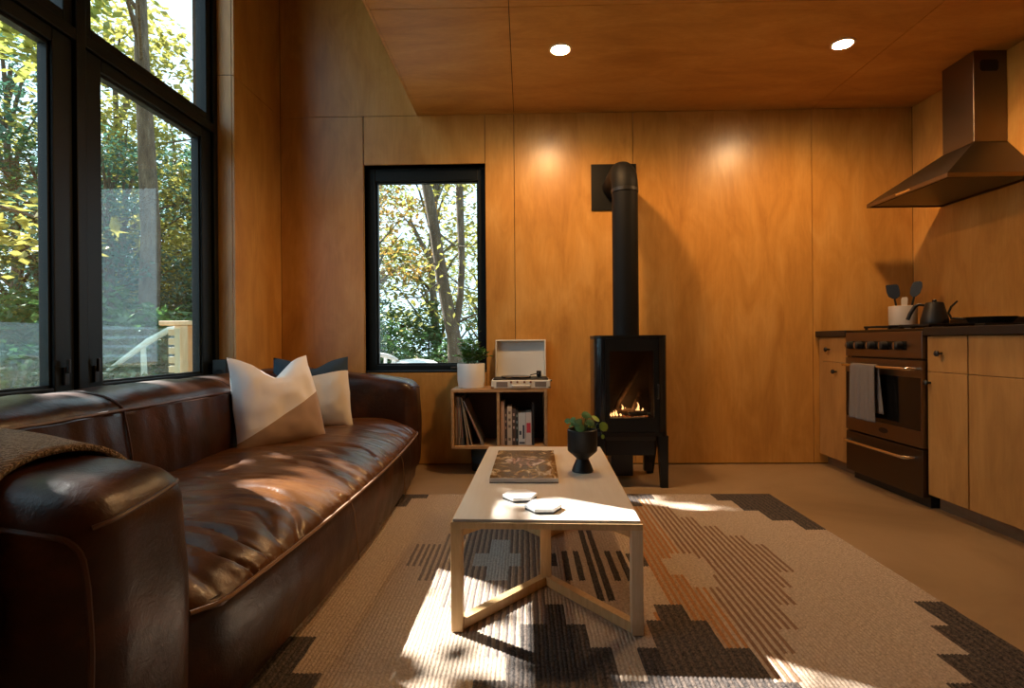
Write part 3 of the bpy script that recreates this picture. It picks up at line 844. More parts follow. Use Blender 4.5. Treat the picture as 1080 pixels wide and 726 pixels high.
# ================================================================== SOFA
SY0, SY1, AT = .845, 3.625, .285           # sofa ends, arm thickness
sofa = thing('sofa', 'long dark brown worn leather sofa under the left window', 'sofa', (-1.15, (SY0 + SY1) / 2, 0))
def arm_warp(outer):
    def w(p):
        u = (p.x + 1.66) / .98                       # 0 back .. 1 front
        top = max(0, (p.z - .30) / .36)
        p = p.copy()
        p.z -= top * .055 * max(0, (u - .45) / .55) ** 1.6
        ymid = outer
        p.x += .018 * sin(pi * min(1, max(0, p.z / .62))) * max(0, (u - .6) / .4)
        p.y += .010 * sin(pi * u) * (1 if p.y > ymid else -1) * sin(pi * min(1, p.z / .66))
        p += Vector((nz(p, 9), nz(p + Vector((5, 0, 0)), 9), nz(p + Vector((0, 5, 0)), 9))) * .004
        return p
    return w
AR = .075
def arm(y0, y1, outer):
    """outer = -1 when the outside of the arm faces the viewer, +1 when it faces the back wall"""
    m = (y0 + y1) / 2
    wf = arm_warp(m)
    lo_, hi_ = (-1.66, y0, .025), (-.688, y1, .668)
    o = obj('arm', soft_box(lo_[0], hi_[0], y0, y1, lo_[2], hi_[2], AR, (22, 6, 14), wf), M_leather, sofa, smooth=True)
    def surf(x, y, z):                          # drop a guide point onto the rounded skin
        p = Vector((x, y, z)); q = Vector([min(max(p[a], lo_[a] + AR), hi_[a] - AR) for a in range(3)])
        d = p - q
        return wf(q + d.normalized() * (AR + .001)) if d.length > 1e-6 else wf(p)
    yo, yi = (y0, y1) if outer < 0 else (y1, y0)
    side = [surf(-1.62 + .87 * i / 20, yo, .600 - .010 * (i / 20) ** 3) for i in range(21)]
    bend = [surf(-.75 + .050 * sin(pi / 2 * k / 6), yo, .590 - .060 * (1 - cos(pi / 2 * k / 6))) for k in range(1, 7)]
    down = [surf(-.697, yo, .53 - .48 * i / 12) for i in range(1, 13)]
    bm = B(); tube(bm, side + bend + down, .0048, 6); obj('piping', bm, M_piping, o, smooth=True)
    top = [surf(-.695 + .004 * sin(pi * i / 12), yo + (yi - yo) * (.06 + .90 * i / 12), .606 + .030 * i / 12) for i in range(13)]
    bm = B(); tube(bm, top, .0042, 6); obj('piping', bm, M_piping, o, smooth=True)
    return o
arm(SY0, SY0 + AT, -1)
arm(SY1 - .255, SY1, 1)
IY0, IY1 = SY0 + AT - .035, SY1 - .255 + .035
YM = (IY0 + IY1) / 2
def tuck(y): return -.060 * max(0, 1 - min(y - IY0, IY1 - y) / .10) ** 2
def bulge(y): return max(0, 1 - ((y - YM) / ((IY1 - IY0) / 2)) ** 2)
# base under the seat
def base_fn(u, v):
    y = IY0 + (IY1 - IY0) * u; b = bulge(y)
    ring = [(-1.55, .03), (-.70, .03), (-.675, .05), (-.660, .14), (-.655, .22), (-.66, .285), (-.675, .31), (-1.55, .31)]
    s = v * (len(ring) - 1); i = min(int(s), len(ring) - 2); f = s - i
    x = ring[i][0] + (ring[i + 1][0] - ring[i][0]) * f; z = ring[i][1] + (ring[i + 1][1] - ring[i][1]) * f
    p = Vector((x + (.042 * b + tuck(y) if x > -1.0 else 0), y, z))
    if x > -.8: p.x += .006 * nz((y * 5, z * 9, 2)) + .004 * nz((y * 17, z * 6, 4))
    return p
bm = B(); grid(bm, 70, 29, base_fn)
for vs in ([v for v in bm.verts if abs(v.co.y - IY0) < 1e-6], [v for v in bm.verts if abs(v.co.y - IY1) < 1e-6]):
    pass
obj('front_panel', bm, M_leather, sofa, smooth=True)
# seat cushion, one long bench pad with a slouching front lip
sec = [(-1.42, .30), (-1.42, .375), (-1.32, .392), (-1.18, .400), (-1.02, .402), (-.90, .397), (-.80, .382), (-.73, .360), (-.685, .335), (-.662, .312), (-.665, .298), (-.72, .290), (-1.0, .285), (-1.42, .285)]
def catmull(ps, s):
    n = len(ps) - 1; s *= n; i = min(int(s), n - 1); f = s - i
    p0, p1, p2, p3 = ps[max(0, i - 1)], ps[i], ps[i + 1], ps[min(n, i + 2)]
    return [.5 * ((2 * p1[a]) + (-p0[a] + p2[a]) * f + (2 * p0[a] - 5 * p1[a] + 4 * p2[a] - p3[a]) * f * f + (-p0[a] + 3 * p1[a] - 3 * p2[a] + p3[a]) * f ** 3) for a in (0, 1)]
def seat_fn(u, v):
    y = IY0 + (IY1 - IY0) * u; b = bulge(y); x, z = catmull(sec, v)
    k = max(0, (x + 1.3) / .64)
    p = Vector((x + (.045 * b + tuck(y)) * (k if x > -1.3 else 0), y, z))
    if z > .31:
        ed = min(1, (y - IY0) / .12, (IY1 - y) / .12)
        p.z -= .02 * (1 - ed) ** 2
        # creases running front to back, gathered near the lip
        cr = nz((y * 15 + .9 * nz((x * 5, y * 3, 0)), x * 2.0, 3)); c2 = 1 - abs(nz((y * 9 + 1.2 * nz((x * 4, y * 4, 5)), x * 1.7, 9))) * 2.4
        sag = .35 + k + .8 * max(0, 1 - abs(y - IY0 - .25) / .5)
        p.z += .007 * cr * sag + .012 * nz((x * 3, y * 2.4, 8)) + .005 * nz((y * 34, x * 5, 6)) * k - .008 * max(0, c2) ** 3 * sag
    return p
bm = B(); grid(bm, 320, 80, seat_fn)
bm.normal_update()
obj('seat', bm, M_leatherseat, sofa, smooth=True)
def lip(y, dz=0, dx=0):
    b = bulge(y); return Vector((-.656 + .047 * b + tuck(y) + dx, y, .303 + dz))
bm = B(); tube(bm, [lip(IY0 + .02 + (IY1 - IY0 - .04) * i / 60) for i in range(61)], .005, 6)
obj('piping', bm, M_stitch, sofa, smooth=True)
for ys in (1.94, 2.75):                                    # stitched joints in the front panel
    bm = B(); tube(bm, [Vector((-.651 + .042 * bulge(ys) - (.012 if k == 0 else 0), ys + .012 * k, .30 - .24 * k / 5)) for k in range(6)], .0022, 5)
    obj('stitching', bm, M_stitch, sofa, smooth=True)
# backrest with a rolled top
bsec = [(-1.60, .06), (-1.66, .10), (-1.672, .40), (-1.668, .60), (-1.64, .668), (-1.58, .694), (-1.49, .700), (-1.41, .690), (-1.355, .666), (-1.330, .640), (-1.325, .615), (-1.312, .55), (-1.300, .46), (-1.305, .38), (-1.34, .30), (-1.45, .2)]
def back_fn(u, v):
    y = SY0 + .03 + (SY1 - SY0 - .06) * u; x, z = catmull(bsec, v)
    p = Vector((x, y, z))
    if x > -1.45 and .3 < z < .63:
        ph = ((y - IY0) / .69) % 1.0
        p.x += .018 * sin(pi * ph) ** .6
        p.x += .007 * nz((y * 14, z * 3.0, 1)) + .003 * nz((y * 40, z * 8, 1))
    if z > .6:
        p.z += .006 * nz((y * 9, x * 6, 4)); ph = ((y - IY0) / .69) % 1.0; p.z += .008 * sin(pi * ph) ** .6
    return p
bm = B(); grid(bm, 160, 60, back_fn)
for sidey in (SY0 + .03, SY1 - .03):
    vs = [v for v in bm.verts if abs(v.co.y - sidey) < 1e-5]
bo = obj('backrest', bm, M_leather, sofa, smooth=True)
bm = B(); tube(bm, [(-1.326, SY0 + AT + (SY1 - SY0 - AT - .255) * i / 40, .640 + .004 * nz((i * .7, 0, 0))) for i in range(41)], .006, 6)
obj('piping', bm, M_piping, bo, smooth=True)
for k in (1, 2, 3):
    yj = IY0 + .69 * k
    if yj > IY1 - .1: continue
    bm = B(); tube(bm, [(*[catmull(bsec, v)[0] + .003, yj, catmull(bsec, v)[1] + .001],) for v in [(.26 + .02 * i) for i in range(31)]], .0035, 5)
    obj('stitching', bm, M_piping, bo, smooth=True)
for x in (-1.58, -.80):
    for y in (SY0 + .12, SY1 - .12):
        bm = B(); lathe(bm, [(.025, 0), (.032, .04)], (x, y, 0), 12); obj('foot', bm, M_black, sofa)

# pillows: local X = width, Z = height, Y = thickness
def pillow_bm(w, h, tk, seed, chop=0.0):
    bm = B(); n = 26
    def sh(u, v, sgn):
        a, b = 2 * u - 1, 2 * v - 1
        pin = 1 - .09 * (1 - abs(a) ** 2.2) * abs(b) ** 3; pin2 = 1 - .09 * (1 - abs(b) ** 2.2) * abs(a) ** 3
        x = a * w / 2 * pin2 * (1 - .13 * max(0, b)); z = b * h / 2 * pin
        th = tk / 2 * ((1 - abs(a) ** 2.6) * (1 - abs(b) ** 2.6)) ** .62
        th *= 1 + .15 * nz((a * 2, b * 2, seed))
        y = sgn * th
        if chop:
            z -= chop * math.exp(-(a / .42) ** 2) * max(0, b) ** 2.0
            y += .02 * math.exp(-(a / .3) ** 2) * max(0, b) ** 2
        y += .006 * nz((a * 5, b * 5, seed + 3)) * (1 - max(abs(a), abs(b)) ** 6)
        return Vector((x, y, z))
    f = [[bm.verts.new(sh(i / n, j / n, -1)) for i in range(n + 1)] for j in range(n + 1)]
    bk = [[f[j][i] if i in (0, n) or j in (0, n) else bm.verts.new(sh(i / n, j / n, 1)) for i in range(n + 1)] for j in range(n + 1)]
    for j in range(n):
        for i in range(n):
            bm.faces.new((f[j][i], f[j][i + 1], f[j + 1][i + 1], f[j + 1][i]))
            bm.faces.new((bk[j][i], bk[j + 1][i], bk[j + 1][i + 1], bk[j][i + 1]))
    return bm
def place_pillow(name, bm, m, center, face, lean, rollz, label, cat):
    """face = direction the front looks at (azimuth, degrees from -Y towards +X)"""
    o = obj(name, bm, m, local=True, smooth=True)
    o.matrix_world = Matrix.Translation(center) @ Matrix.Rotation(R(face), 4, 'Z') @ Matrix.Rotation(R(-lean), 4, 'X') @ Matrix.Rotation(R(rollz), 4, 'Y')
    return tag(o, label, cat)
place_pillow('throw_pillow', pillow_bm(.48, .46, .17, 3, .10), M_pil1, (-1.175, 2.585, .575), 58, 17, 0, 'white linen throw pillow with a slanting tan lower panel and chopped top', 'pillow')
place_pillow('throw_pillow', pillow_bm(.46, .42, .16, 9, .05), M_pil2, (-1.20, 3.06, .572), 18, 13, 0, 'white throw pillow with a navy upper band behind the white and tan one', 'pillow')

# knitted throw over the near arm
def throw_fn(u, v):
    path = [(.822, .34), (.822, .44), (.824, .53), (.832, .60), (.866, .654), (.92, .674), (.99, .680), (1.06, .674), (1.105, .652), (1.140, .605), (1.149, .53), (1.150, .45)]
    y, z = catmull(path, v)
    x = -1.63 + (.775 + .035 * (2 * v - 1) ** 2 + .012 * sin(9 * v)) * u
    uu = (x + 1.66) / .98
    z -= .055 * max(0, (uu - .45) / .55) ** 1.6 * min(1, max(0, (z - .30) / .36))
    hem = 1 - u ** 10
    return Vector((x, y + .006 * nz((x * 8, v * 6, 1)), z + .004 + (.010 + .010 * nz((x * 7, v * 8, 0))) * hem))
bm = B(); grid(bm, 44, 48, throw_fn)
th = obj('throw_blanket', bm, M_throw, origin=(-1.3, 1.05, .45), smooth=True)
so = th.modifiers.new('thick', 'SOLIDIFY'); so.thickness = .012; so.offset = 1
tag(th, 'beige knitted throw blanket draped over the near sofa arm', 'blanket')

# ================================================================== COFFEE TABLE
TR = R(-1.9); TC = Vector((.077, 2.14, .012))
TW, TL = .555, 1.115
ct = thing('coffee_table', 'low white topped coffee table with angular light oak legs on the rug', 'coffee table', TC, TR)
hz = TABLE_Z - TC.z
obj('tabletop', bx(-TW / 2 + .006, TW / 2 - .006, -TL / 2 + .006, TL / 2 - .006, hz - .008, hz, .0015), M_top, ct, local=True)
bm = B()
for a in ((-TW / 2, TW / 2, -TL / 2, -TL / 2 + .022), (-TW / 2, TW / 2, TL / 2 - .022, TL / 2), (-TW / 2, -TW / 2 + .022, -TL / 2 + .022, TL / 2 - .022), (TW / 2 - .022, TW / 2, -TL / 2 + .022, TL / 2 - .022)):
    box(bm, *a, hz - .027, hz - .0085, .001)
box(bm, -TW / 2 + .022, TW / 2 - .022, -TL / 2 + .022, TL / 2 - .022, hz - .024, hz - .0085)
obj('apron', bm, M_oak, ct, local=True)
LW = .034
for sx in (-1, 1):
    for sy in (-1, 1):
        x0 = sx * (TW / 2) - (LW if sx > 0 else 0); y0 = sy * (TL / 2) - (LW if sy > 0 else 0)
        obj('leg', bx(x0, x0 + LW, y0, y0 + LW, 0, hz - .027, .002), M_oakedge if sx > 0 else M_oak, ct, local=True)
        # floor bar from the foot in to the centre post
        A = Vector((sx * (TW / 2 - LW / 2), sy * (TL / 2 - LW / 2), 0)); Bp = Vector((0, sy * (TL / 2 - .335), 0))
        d = (Bp - A).normalized(); n = Vector((-d.y, d.x, 0)) * .014
        for nm, za, zb in (('floor_bar', 0, .030), ('top_bar', hz - .052, hz - .027)):
            bm = B()
            s = A + d * .012
            prism(bm, [(p.x, p.y) for p in (s - n, Bp - n + d * .0, Bp + n, s + n)], 'z', za, zb)
            obj(nm, bm, M_oak, ct, local=True)
for sy in (-1, 1):
    y = sy * (TL / 2 - .335)
    obj('centre_post', bx(-.019, .019, y - .019, y + .019, 0, hz - .027, .002), M_oak, ct, local=True)

# things on the table
bk = thing('picture_book', 'large glossy brown picture book lying on the coffee table', 'book', (0, 2.255, TABLE_Z), R(-1.0))
obj('pages', bx(-.120, .120, -.252, .246, .001, .016), mat('book_pages', (.72, .66, .55), .8), bk, local=True)
M_cover = mat('photo_cover', (.1, .06, .03), .16); t = NT(M_cover); v = t.coords((1, .5, 1))
a = t.noise(v, 16, 6, .65, 1.6)
cc = t.ramp(a, [(.30, (.025, .014, .008)), (.48, (.10, .055, .025)), (.56, (.30, .19, .08)), (.66, (.62, .52, .38))]); t.base(cc)
obj('cover', bx(-.126, .126, -.256, .252, .016, .0185, .0008), M_cover, bk, local=True, label='glossy brown photographic cover')
obj('cover', bx(-.126, .126, -.256, .252, 0, .0012), M_cover, bk, local=True)
bm = B()                                                  # pale reclining animal shape printed in the middle
pts = []
for k in range(20):
    an = 2 * pi * k / 20
    pts.append((.075 * cos(an) * (1 + .25 * sin(3 * an)), .01 + .085 * sin(an) * (1 + .25 * cos(2 * an + .6))))
prism(bm, pts, 'z', .0185, .0190)
Mpr = mat('printed_figure', (.25, .15, .12), .16); t = NT(Mpr); a = t.noise(t.coords((1, .5, 1)), 24, 5, .6, 1.0)
t.base(t.ramp(a, [(.35, (.07, .035, .025)), (.52, (.24, .13, .10)), (.68, (.66, .58, .50))]))
obj('cover_picture', bm, Mpr, bk, local=True)
bm = B(); box(bm, -.122, .122, -.2535, -.2525, .006, .0145); 
obj('spine', bx(-.126, .126, -.2575, -.256, .004, .0185), mat('book_spine', (.62, .54, .46), .5), bk, local=True, label='pale spine'); bm.free()

def coaster(x, y, rz, label):
    t = thing('coaster', label, 'coaster', (x, y, TABLE_Z), rz, group='hexagon coasters on the coffee table')
    hexa = lambda r: [(r * cos(pi / 3 * k), r * sin(pi / 3 * k)) for k in range(6)]
    bm = B(); prism(bm, hexa(.056), 'z', 0, .006); obj('base', bm, M_slate, t, local=True)
    bm = B(); prism(bm, hexa(.058), 'z', .006, .016); bmesh.ops.bevel(bm, geom=[e for e in bm.edges], offset=.0012, segments=1, affect='EDGES')
    obj('marble_top', bm, M_marble, t, local=True)
coaster(-.018, 1.806, R(8), 'white marble hexagon coaster nearer the book, farther of the two')
coaster(.055, 1.690, R(2), 'white marble hexagon coaster nearest the front edge of the table')

def leaf_round(bm, c, nrm, r, mi=0, seg=9):
    nrm = nrm.normalized(); a = nrm.cross(Vector((0, 0, 1)));
    if a.length < 1e-3: a = Vector((1, 0, 0))
    a.normalize(); b = nrm.cross(a); ce = bm.verts.new(c + nrm * r * .12)
    ring = [bm.verts.new(c + (a * cos(2 * pi * k / seg) + b * sin(2 * pi * k / seg)) * r) for k in range(seg)]
    for k in range(seg): bm.faces.new((ce, ring[k], ring[(k + 1) % seg])).material_index = mi
PX, PY = .228, 2.180
pp = thing('table_planter', 'matte black footed planter with round leaved plant on the coffee table', 'plant', (PX, PY, TABLE_Z))
bm = B(); lathe(bm, [(0, 0), (.041, 0), (.043, .004), (.036, .022), (.024, .050), (.026, .054), (.056, .080), (.059, .086), (.059, .165), (.055, .168), (.052, .164), (.051, .145), (0, .145)], (PX, PY, TABLE_Z), 40)
obj('pot', bm, M_matteblk, pp, smooth=True)
bm = B(); lathe(bm, [(0, .140), (.050, .146), (.045, .154), (0, .157)], (PX, PY, TABLE_Z), 20); obj('soil', bm, M_soil, pp, smooth=True)
bms = B(); bml = B(); r5 = random.Random(5)
for k in range(26):
    an = 2 * pi * k / 26 * 3.7 + r5.uniform(-.3, .3); q = r5.uniform(.015, .068) * (1.25 if k == 3 else 1)
    e = Vector((PX + q * cos(an), PY + q * sin(an), TABLE_Z + .165 + r5.uniform(.015, .062) * (1.15 - q * 6)))
    b0 = Vector((PX + q * .3 * cos(an), PY + q * .3 * sin(an), TABLE_Z + .150))
    tube(bms, [b0, b0.lerp(e, .6) + Vector((0, 0, .012)), e], .0014, 5)
    leaf_round(bml, e, Vector((cos(an) * .6, sin(an) * .6 - .5, .9)), r5.uniform(.011, .019), r5.choice([0, 0, 1]))
e = Vector((PX + .083, PY - .01, TABLE_Z + .178)); tube(bms, [(PX + .03, PY, TABLE_Z + .15), (PX + .06, PY, TABLE_Z + .19), e], .0014, 5); leaf_round(bml, e, Vector((.4, -1, .4)), .020, 1)
e = Vector((PX + .078, PY - .02, TABLE_Z + .140)); tube(bms, [(PX + .04, PY, TABLE_Z + .16), (PX + .068, PY - .01, TABLE_Z + .172), e], .0012, 5); leaf_round(bml, e, Vector((.4, -1, .2)), .009, 1)
obj('stems', bms, M_stem, pp); obj('leaves', bml, [L_house, L_lime], pp)

# ================================================================== STOVE
SX, SYf, SYb = .622, 3.19, 3.475
st = thing('wood_stove', 'black freestanding stove with glass door and burning fire against the back wall', 'stove', (SX, 3.33, 0))
hw = .212
def rrect(hw, y0, y1, r, seg=6):
    out = []
    for cx, cy, a0 in ((SX + hw - r, y1 - r, 0), (SX - hw + r, y1 - r, 90), (SX - hw + r, y0 + r, 180), (SX + hw - r, y0 + r, 270)):
        for k in range(seg + 1):
            a = R(a0 + 90 * k / seg); out.append((cx + r * cos(a), cy + r * sin(a)))
    return out
outl = rrect(hw, SYf, SYb, .055)
bm = B(); prism(bm, outl, 'z', .868, .887); obj('top_plate', bm, M_stove, st, smooth=True)
bm = B(); prism(bm, outl, 'z', .300, .325); obj('base_plate', bm, M_stove, st, smooth=True)
# side and back shell: open at the front
bm = B()
i0 = [i for i in outl]
def shell(pts, z0, z1, th):
    n = len(pts)
    cx, cy = SX, (SYf + SYb) / 2
    inn = [(cx + (x - cx) * (1 - th / hw), cy + (y - cy) * (1 - th / .14)) for x, y in pts]
    vo = [[bm.verts.new((x, y, z)) for x, y in pts] for z in (z0, z1)]; vi = [[bm.verts.new((x, y, z)) for x, y in inn] for z in (z0, z1)]
    for k in range(n - 1):
        bm.faces.new((vo[0][k], vo[0][k + 1], vo[1][k + 1], vo[1][k])); bm.faces.new((vi[0][k], vi[1][k], vi[1][k + 1], vi[0][k + 1]))
        for q in (0, 1): bm.faces.new((vo[q][k], vi[q][k], vi[q][k + 1], vo[q][k + 1]))
    for k in (0, n - 1): bm.faces.new((vo[0][k], vo[1][k], vi[1][k], vi[0][k]))
# order the outline from front-right round the back to front-left
seq = outl[21:28] + outl[0:21]
shell(seq, .325, .868, .012)
obj('body', bm, M_stovegloss, st, smooth=True)
dx0, dx1 = SX - hw + .058, SX + hw - .058
ox0, ox1, oz0, oz1 = SX - .128, SX + .128, .408, .795
bm = B()
for r in ((dx0, ox0, .327, .866), (ox1, dx1, .327, .866), (ox0, ox1, .327, oz0), (ox0, ox1, oz1, .866)):
    box(bm, r[0], r[1], SYf - .004, SYf + .014, r[2], r[3])
door = obj('door', bm, M_stove, st)
obj('door_glass', bx(ox0 - .004, ox1 + .004, SYf + .016, SYf + .019, oz0 - .004, oz1 + .004), M_fireglass, door)
bm = B(); tube(bm, [(ox1 + .022, SYf - .004, .60), (ox1 + .022, SYf - .02, .60), (ox1 + .022, SYf - .02, .52), (ox1 + .022, SYf - .004, .52)], .005, 8); obj('door_handle', bm, M_black, door, smooth=True)
bm = B()                                                   # firebox lining
box(bm, ox0 - .02, ox1 + .02, SYb - .05, SYb - .04, .33, .86); box(bm, ox0 - .03, ox0 - .02, SYf + .03, SYb - .04, .33, .86); box(bm, ox1 + .02, ox1 + .03, SYf + .03, SYb - .04, .33, .86)
box(bm, ox0 - .02, ox1 + .02, SYf + .03, SYb - .04, .385, .40)
obj('firebox', bm, mat('soot_lining', (.05, .04, .035), .55), st)
M_log = mat('charred_log', (.06, .04, .03), .9); t = NT(M_log); a = t.noise(t.coords((1, 1, 1)), 30, 5, .6)
t.base(t.ramp(a, [(.3, (.02, .014, .01)), (.6, (.16, .11, .08)), (.8, (.34, .26, .20))]))
ym = 3.33
for p, q, r0 in (((SX - .11, ym - .02, .425), (SX + .10, ym, .43), .024), ((SX - .07, ym + .03, .44), (SX + .075, ym + .05, .68), .017), ((SX + .03, ym - .03, .43), (SX + .09, ym + .06, .53), .018), ((SX - .01, ym - .06, .42), (SX + .11, ym - .05, .425), .018)):
    bm = B(); P0, P1 = Vector(p), Vector(q)
    tube(bm, [P0.lerp(P1, i / 5) + Vector((nz((i, r0 * 99, 0)) * .008, 0, nz((i, 3, r0 * 50)) * .008)) for i in range(6)], [r0 * (1 - .08 * abs(i - 2.5)) for i in range(6)], 10)
    obj('log', bm, M_log, st, smooth=True)
bm = B()
for k in range(26):
    c = Vector((SX + r5.uniform(-.11, .11), ym + r5.uniform(-.07, .03), .404)); lathe(bm, [(0, -.004), (r5.uniform(.006, .011), .002), (0, .009)], c, 6)
tag(obj('embers', bm, M_ember, st), 'glowing embers', '', kind='stuff')
for dx, dyy, hh, ww in ((-.108, -.05, .032, .008), (-.092, -.045, .045, .010), (-.072, -.04, .052, .012), (-.048, -.03, .038, .010), (-.030, -.02, .095, .016), (-.02, -.01, .07, .012), (.030, -.05, .06, .011), (.048, -.05, .04, .010), (.062, -.03, .115, .016), (.074, -.045, .07, .018), (.088, -.035, .05, .012)):
    bm = B(); lx = r5.uniform(-.012, .012)
    pts = [(SX + dx + lx * (i / 6) ** 2 + .004 * sin(i * 1.7), ym + dyy, .405 + hh * .72 * i / 6) for i in range(7)]
    tube(bm, pts, [ww * .62 * f for f in (.45, .85, 1, .8, .55, .28, .04)], 8); obj('flame', bm, M_flame, st, smooth=True)
fl = bpy.data.lights.new('fire_glow', 'POINT'); fl.energy = .5; fl.color = (1, .42, .12); fl.shadow_soft_size = .04
fo = bpy.data.objects.new('fire_glow', fl); C.objects.link(fo); fo.parent = st; fo.location = Vector((SX, ym - .03, .47)) - BASE[st.name]
# drawer under the firebox, legs, pedestal
obj('ash_drawer', bx(SX - .150, SX + .135, SYf + .02, SYb - .02, .185, .285, .004), M_stove, st)
obj('drawer_rim', bx(SX - .155, SX + .14, SYf + .012, SYf + .018, .275, .299, .002), M_black, st)
for sx in (-1, 1):
    for yy, dyy in ((SYf + .012, -.010), (SYb - .055, .14)):
        bm = B()
        xo = SX + sx * hw; w0, w1 = .058, .040
        a = [(xo - sx * w0, yy), (xo, yy), (xo, yy + .05), (xo - sx * w0, yy + .05)]
        b = [(xo - sx * w1 * 1.0 - sx * .006, yy + dyy), (xo - sx * .006, yy + dyy), (xo - sx * .006, yy + dyy + .035), (xo - sx * w1 - sx * .006, yy + dyy + .035)]
        va = [bm.verts.new((*p, .300)) for p in a]; vb = [bm.verts.new((*p, 0)) for p in b]
        bm.faces.new(va); bm.faces.new(vb[::-1])
        for k in range(4): bm.faces.new((va[k], vb[k], vb[(k + 1) % 4], va[(k + 1) % 4]))
        obj('leg', bm, M_stove, st)
obj('valve_box', bx(SX - .09, SX + .045, SYb - .08, SYb + .07, .02, .20, .006), M_black, st)
obj('lower_stay', bx(SX + .14, SX + .19, SYb + .05, SYb + .09, .02, .22, .004), M_black, st)

fp = thing('flue_pipe', 'black flue pipe rising from the stove to a square wall plate', 'flue', (SX + .005, 3.41, .888))
pz = []
bm = B()
FYc = 3.405; pr = .079
pts = [(SX + .008, FYc, .888), (SX + .008, FYc, 1.2), (SX + .008, FYc, 1.5), (SX + .008, FYc, 1.78)]
tube(bm, pts, pr, 36); pipe = obj('pipe', bm, M_flue, fp, smooth=True)
bm = B()
pts = [(SX + .008, FYc, 1.782)] + [(SX + .008, FYc + .125 * (1 - cos(pi / 2 * i / 8)), 1.79 + .125 * sin(pi / 2 * i / 8)) for i in range(9)] + [(SX + .008, D - .012, 1.915)]
tube(bm, pts, pr + .002, 36); obj('elbow', bm, M_flue, fp, smooth=True)
bm = B(); lathe(bm, [(pr, -.012), (pr + .004, -.010), (pr + .004, .010), (pr, .012)], (SX + .008, FYc, 1.782), 36); obj('joint_band', bm, M_black, fp, smooth=True)
obj('wall_plate', bx(.472, .782, D - .012, D - .001, 1.757, 2.076, .002), M_stove, fp)

# ================================================================== SHELF AND ITS CONTENTS
sx0, sx1, sz0, sz1, sy0, sy1, tt = -.471, .144, .170, .550, 3.50, 3.80, .018
sh = thing('record_shelf', 'wooden wall mounted two bay record shelf under the back window', 'shelf', ((sx0 + sx1) / 2, 3.65, sz0))
obj('top_board', bx(sx0, sx1, sy0, sy1, sz1 - tt, sz1, .0015), M_shelf, sh); obj('bottom_board', bx(sx0, sx1, sy0, sy1, sz0, sz0 + tt, .0015), M_shelf, sh)
obj('side_board', bx(sx0, sx0 + tt, sy0, sy1, sz0 + tt, sz1 - tt, .0015), M_shelf, sh); obj('side_board', bx(sx1 - tt, sx1, sy0, sy1, sz0 + tt, sz1 - tt, .0015), M_shelf, sh)
obj('divider', bx(-.178, -.160, sy0 + .004, sy1 - .01, sz0 + tt, sz1 - tt), M_shelf, sh)
obj('back_board', bx(sx0 + tt, sx1 - tt, sy1 - .010, sy1 - .002, sz0 + tt, sz1 - tt), mat('dark_shelf_back', (.07, .045, .03), .7), sh)
zb = sz0 + tt + .001
cols = [(.30, .22, .15), (.12, .09, .07), (.36, .30, .22), (.20, .16, .13), (.10, .10, .09), (.42, .27, .12), (.17, .13, .10), (.30, .26, .24), (.05, .05, .05)]
recs = [(-.446, 0, .007, 0), (-.436, 0, .005, 1), (-.427, 1.0, .006, 2), (-.414, 2.5, .005, 3), (-.404, 3.5, .007, 4), (-.394, 4.5, .004, 8), (-.372, 7.5, .006, 5), (-.362, 9, .005, 6), (-.345, 11.5, .005, 0), (-.276, 23, .009, 7)]
descs = ['tan spined record standing leftmost in the shelf bay', 'dark brown record second from left in the shelf', 'pale beige record sleeve third from left in the shelf', 'brown record sleeve fourth from left in the shelf', 'black green record sleeve fifth from left in the shelf',
         'thin black record sleeve sixth from left in the shelf', 'orange tan record sleeve seventh from left, slightly leaning', 'dark tan record leaning eighth from left in the shelf', 'tan record leaning ninth from left in the shelf', 'grey record sleeve leaning farthest over, rightmost in the record bay']
for (x, ang, th, ci), ds in zip(recs, descs):
    t = thing('record', ds, 'record', (x, 3.53, zb), group='records in the left shelf bay')
    a = R(-ang)
    rec_h = .312
    bm = B(); box(bm, 0, th, 0, .255, 0, rec_h, .0008)
    bmesh.ops.rotate(bm, verts=bm.verts, cent=(th, 0, 0), matrix=Matrix.Rotation(a, 3, 'Y'))
    obj('sleeve', bm, mat('record_sleeve_%d' % ci, cols[ci], .55), t, local=True)
    bm = B(); box(bm, th * .2, th * .8, -.0006, 0, .05, .26)
    bmesh.ops.rotate(bm, verts=bm.verts, cent=(th, 0, 0), matrix=Matrix.Rotation(a, 3, 'Y'))
    obj('spine_band', bm, mat('record_band_%d' % (ci % 3), [(.5, .42, .32), (.3, .12, .08), (.16, .15, .14)][ci % 3], .6), t, local=True)
books = [(-.154, .024, .282, (.55, .38, .28), 'pink tan tall book beside the shelf divider', None),
         (-.128, .013, .232, (.07, .05, .04), 'thin dark book between the tall tan and cream books', (.5, .3, .2)),
         (-.112, .029, .250, (.60, .50, .38), 'cream book of middling height in the right shelf bay', (.2, .15, .12)),
         (-.081, .022, .235, (.09, .055, .04), 'dark brown book with a pale mark, right of the cream book', (.55, .42, .35)),
         (-.057, .014, .226, (.03, .035, .035), 'thin black book left of the thick white book', (.25, .35, .35)),
         (-.041, .046, .208, (.62, .64, .62), 'thick white book with dark marks on its spine', (.04, .06, .10)),
         (.007, .036, .210, (.66, .60, .56), 'white book with a red band, rightmost in the bay', (.62, .06, .09)),
         (.048, .012, .26, (.02, .02, .022), 'black slim book leaning space at the far right of the shelf', None)]
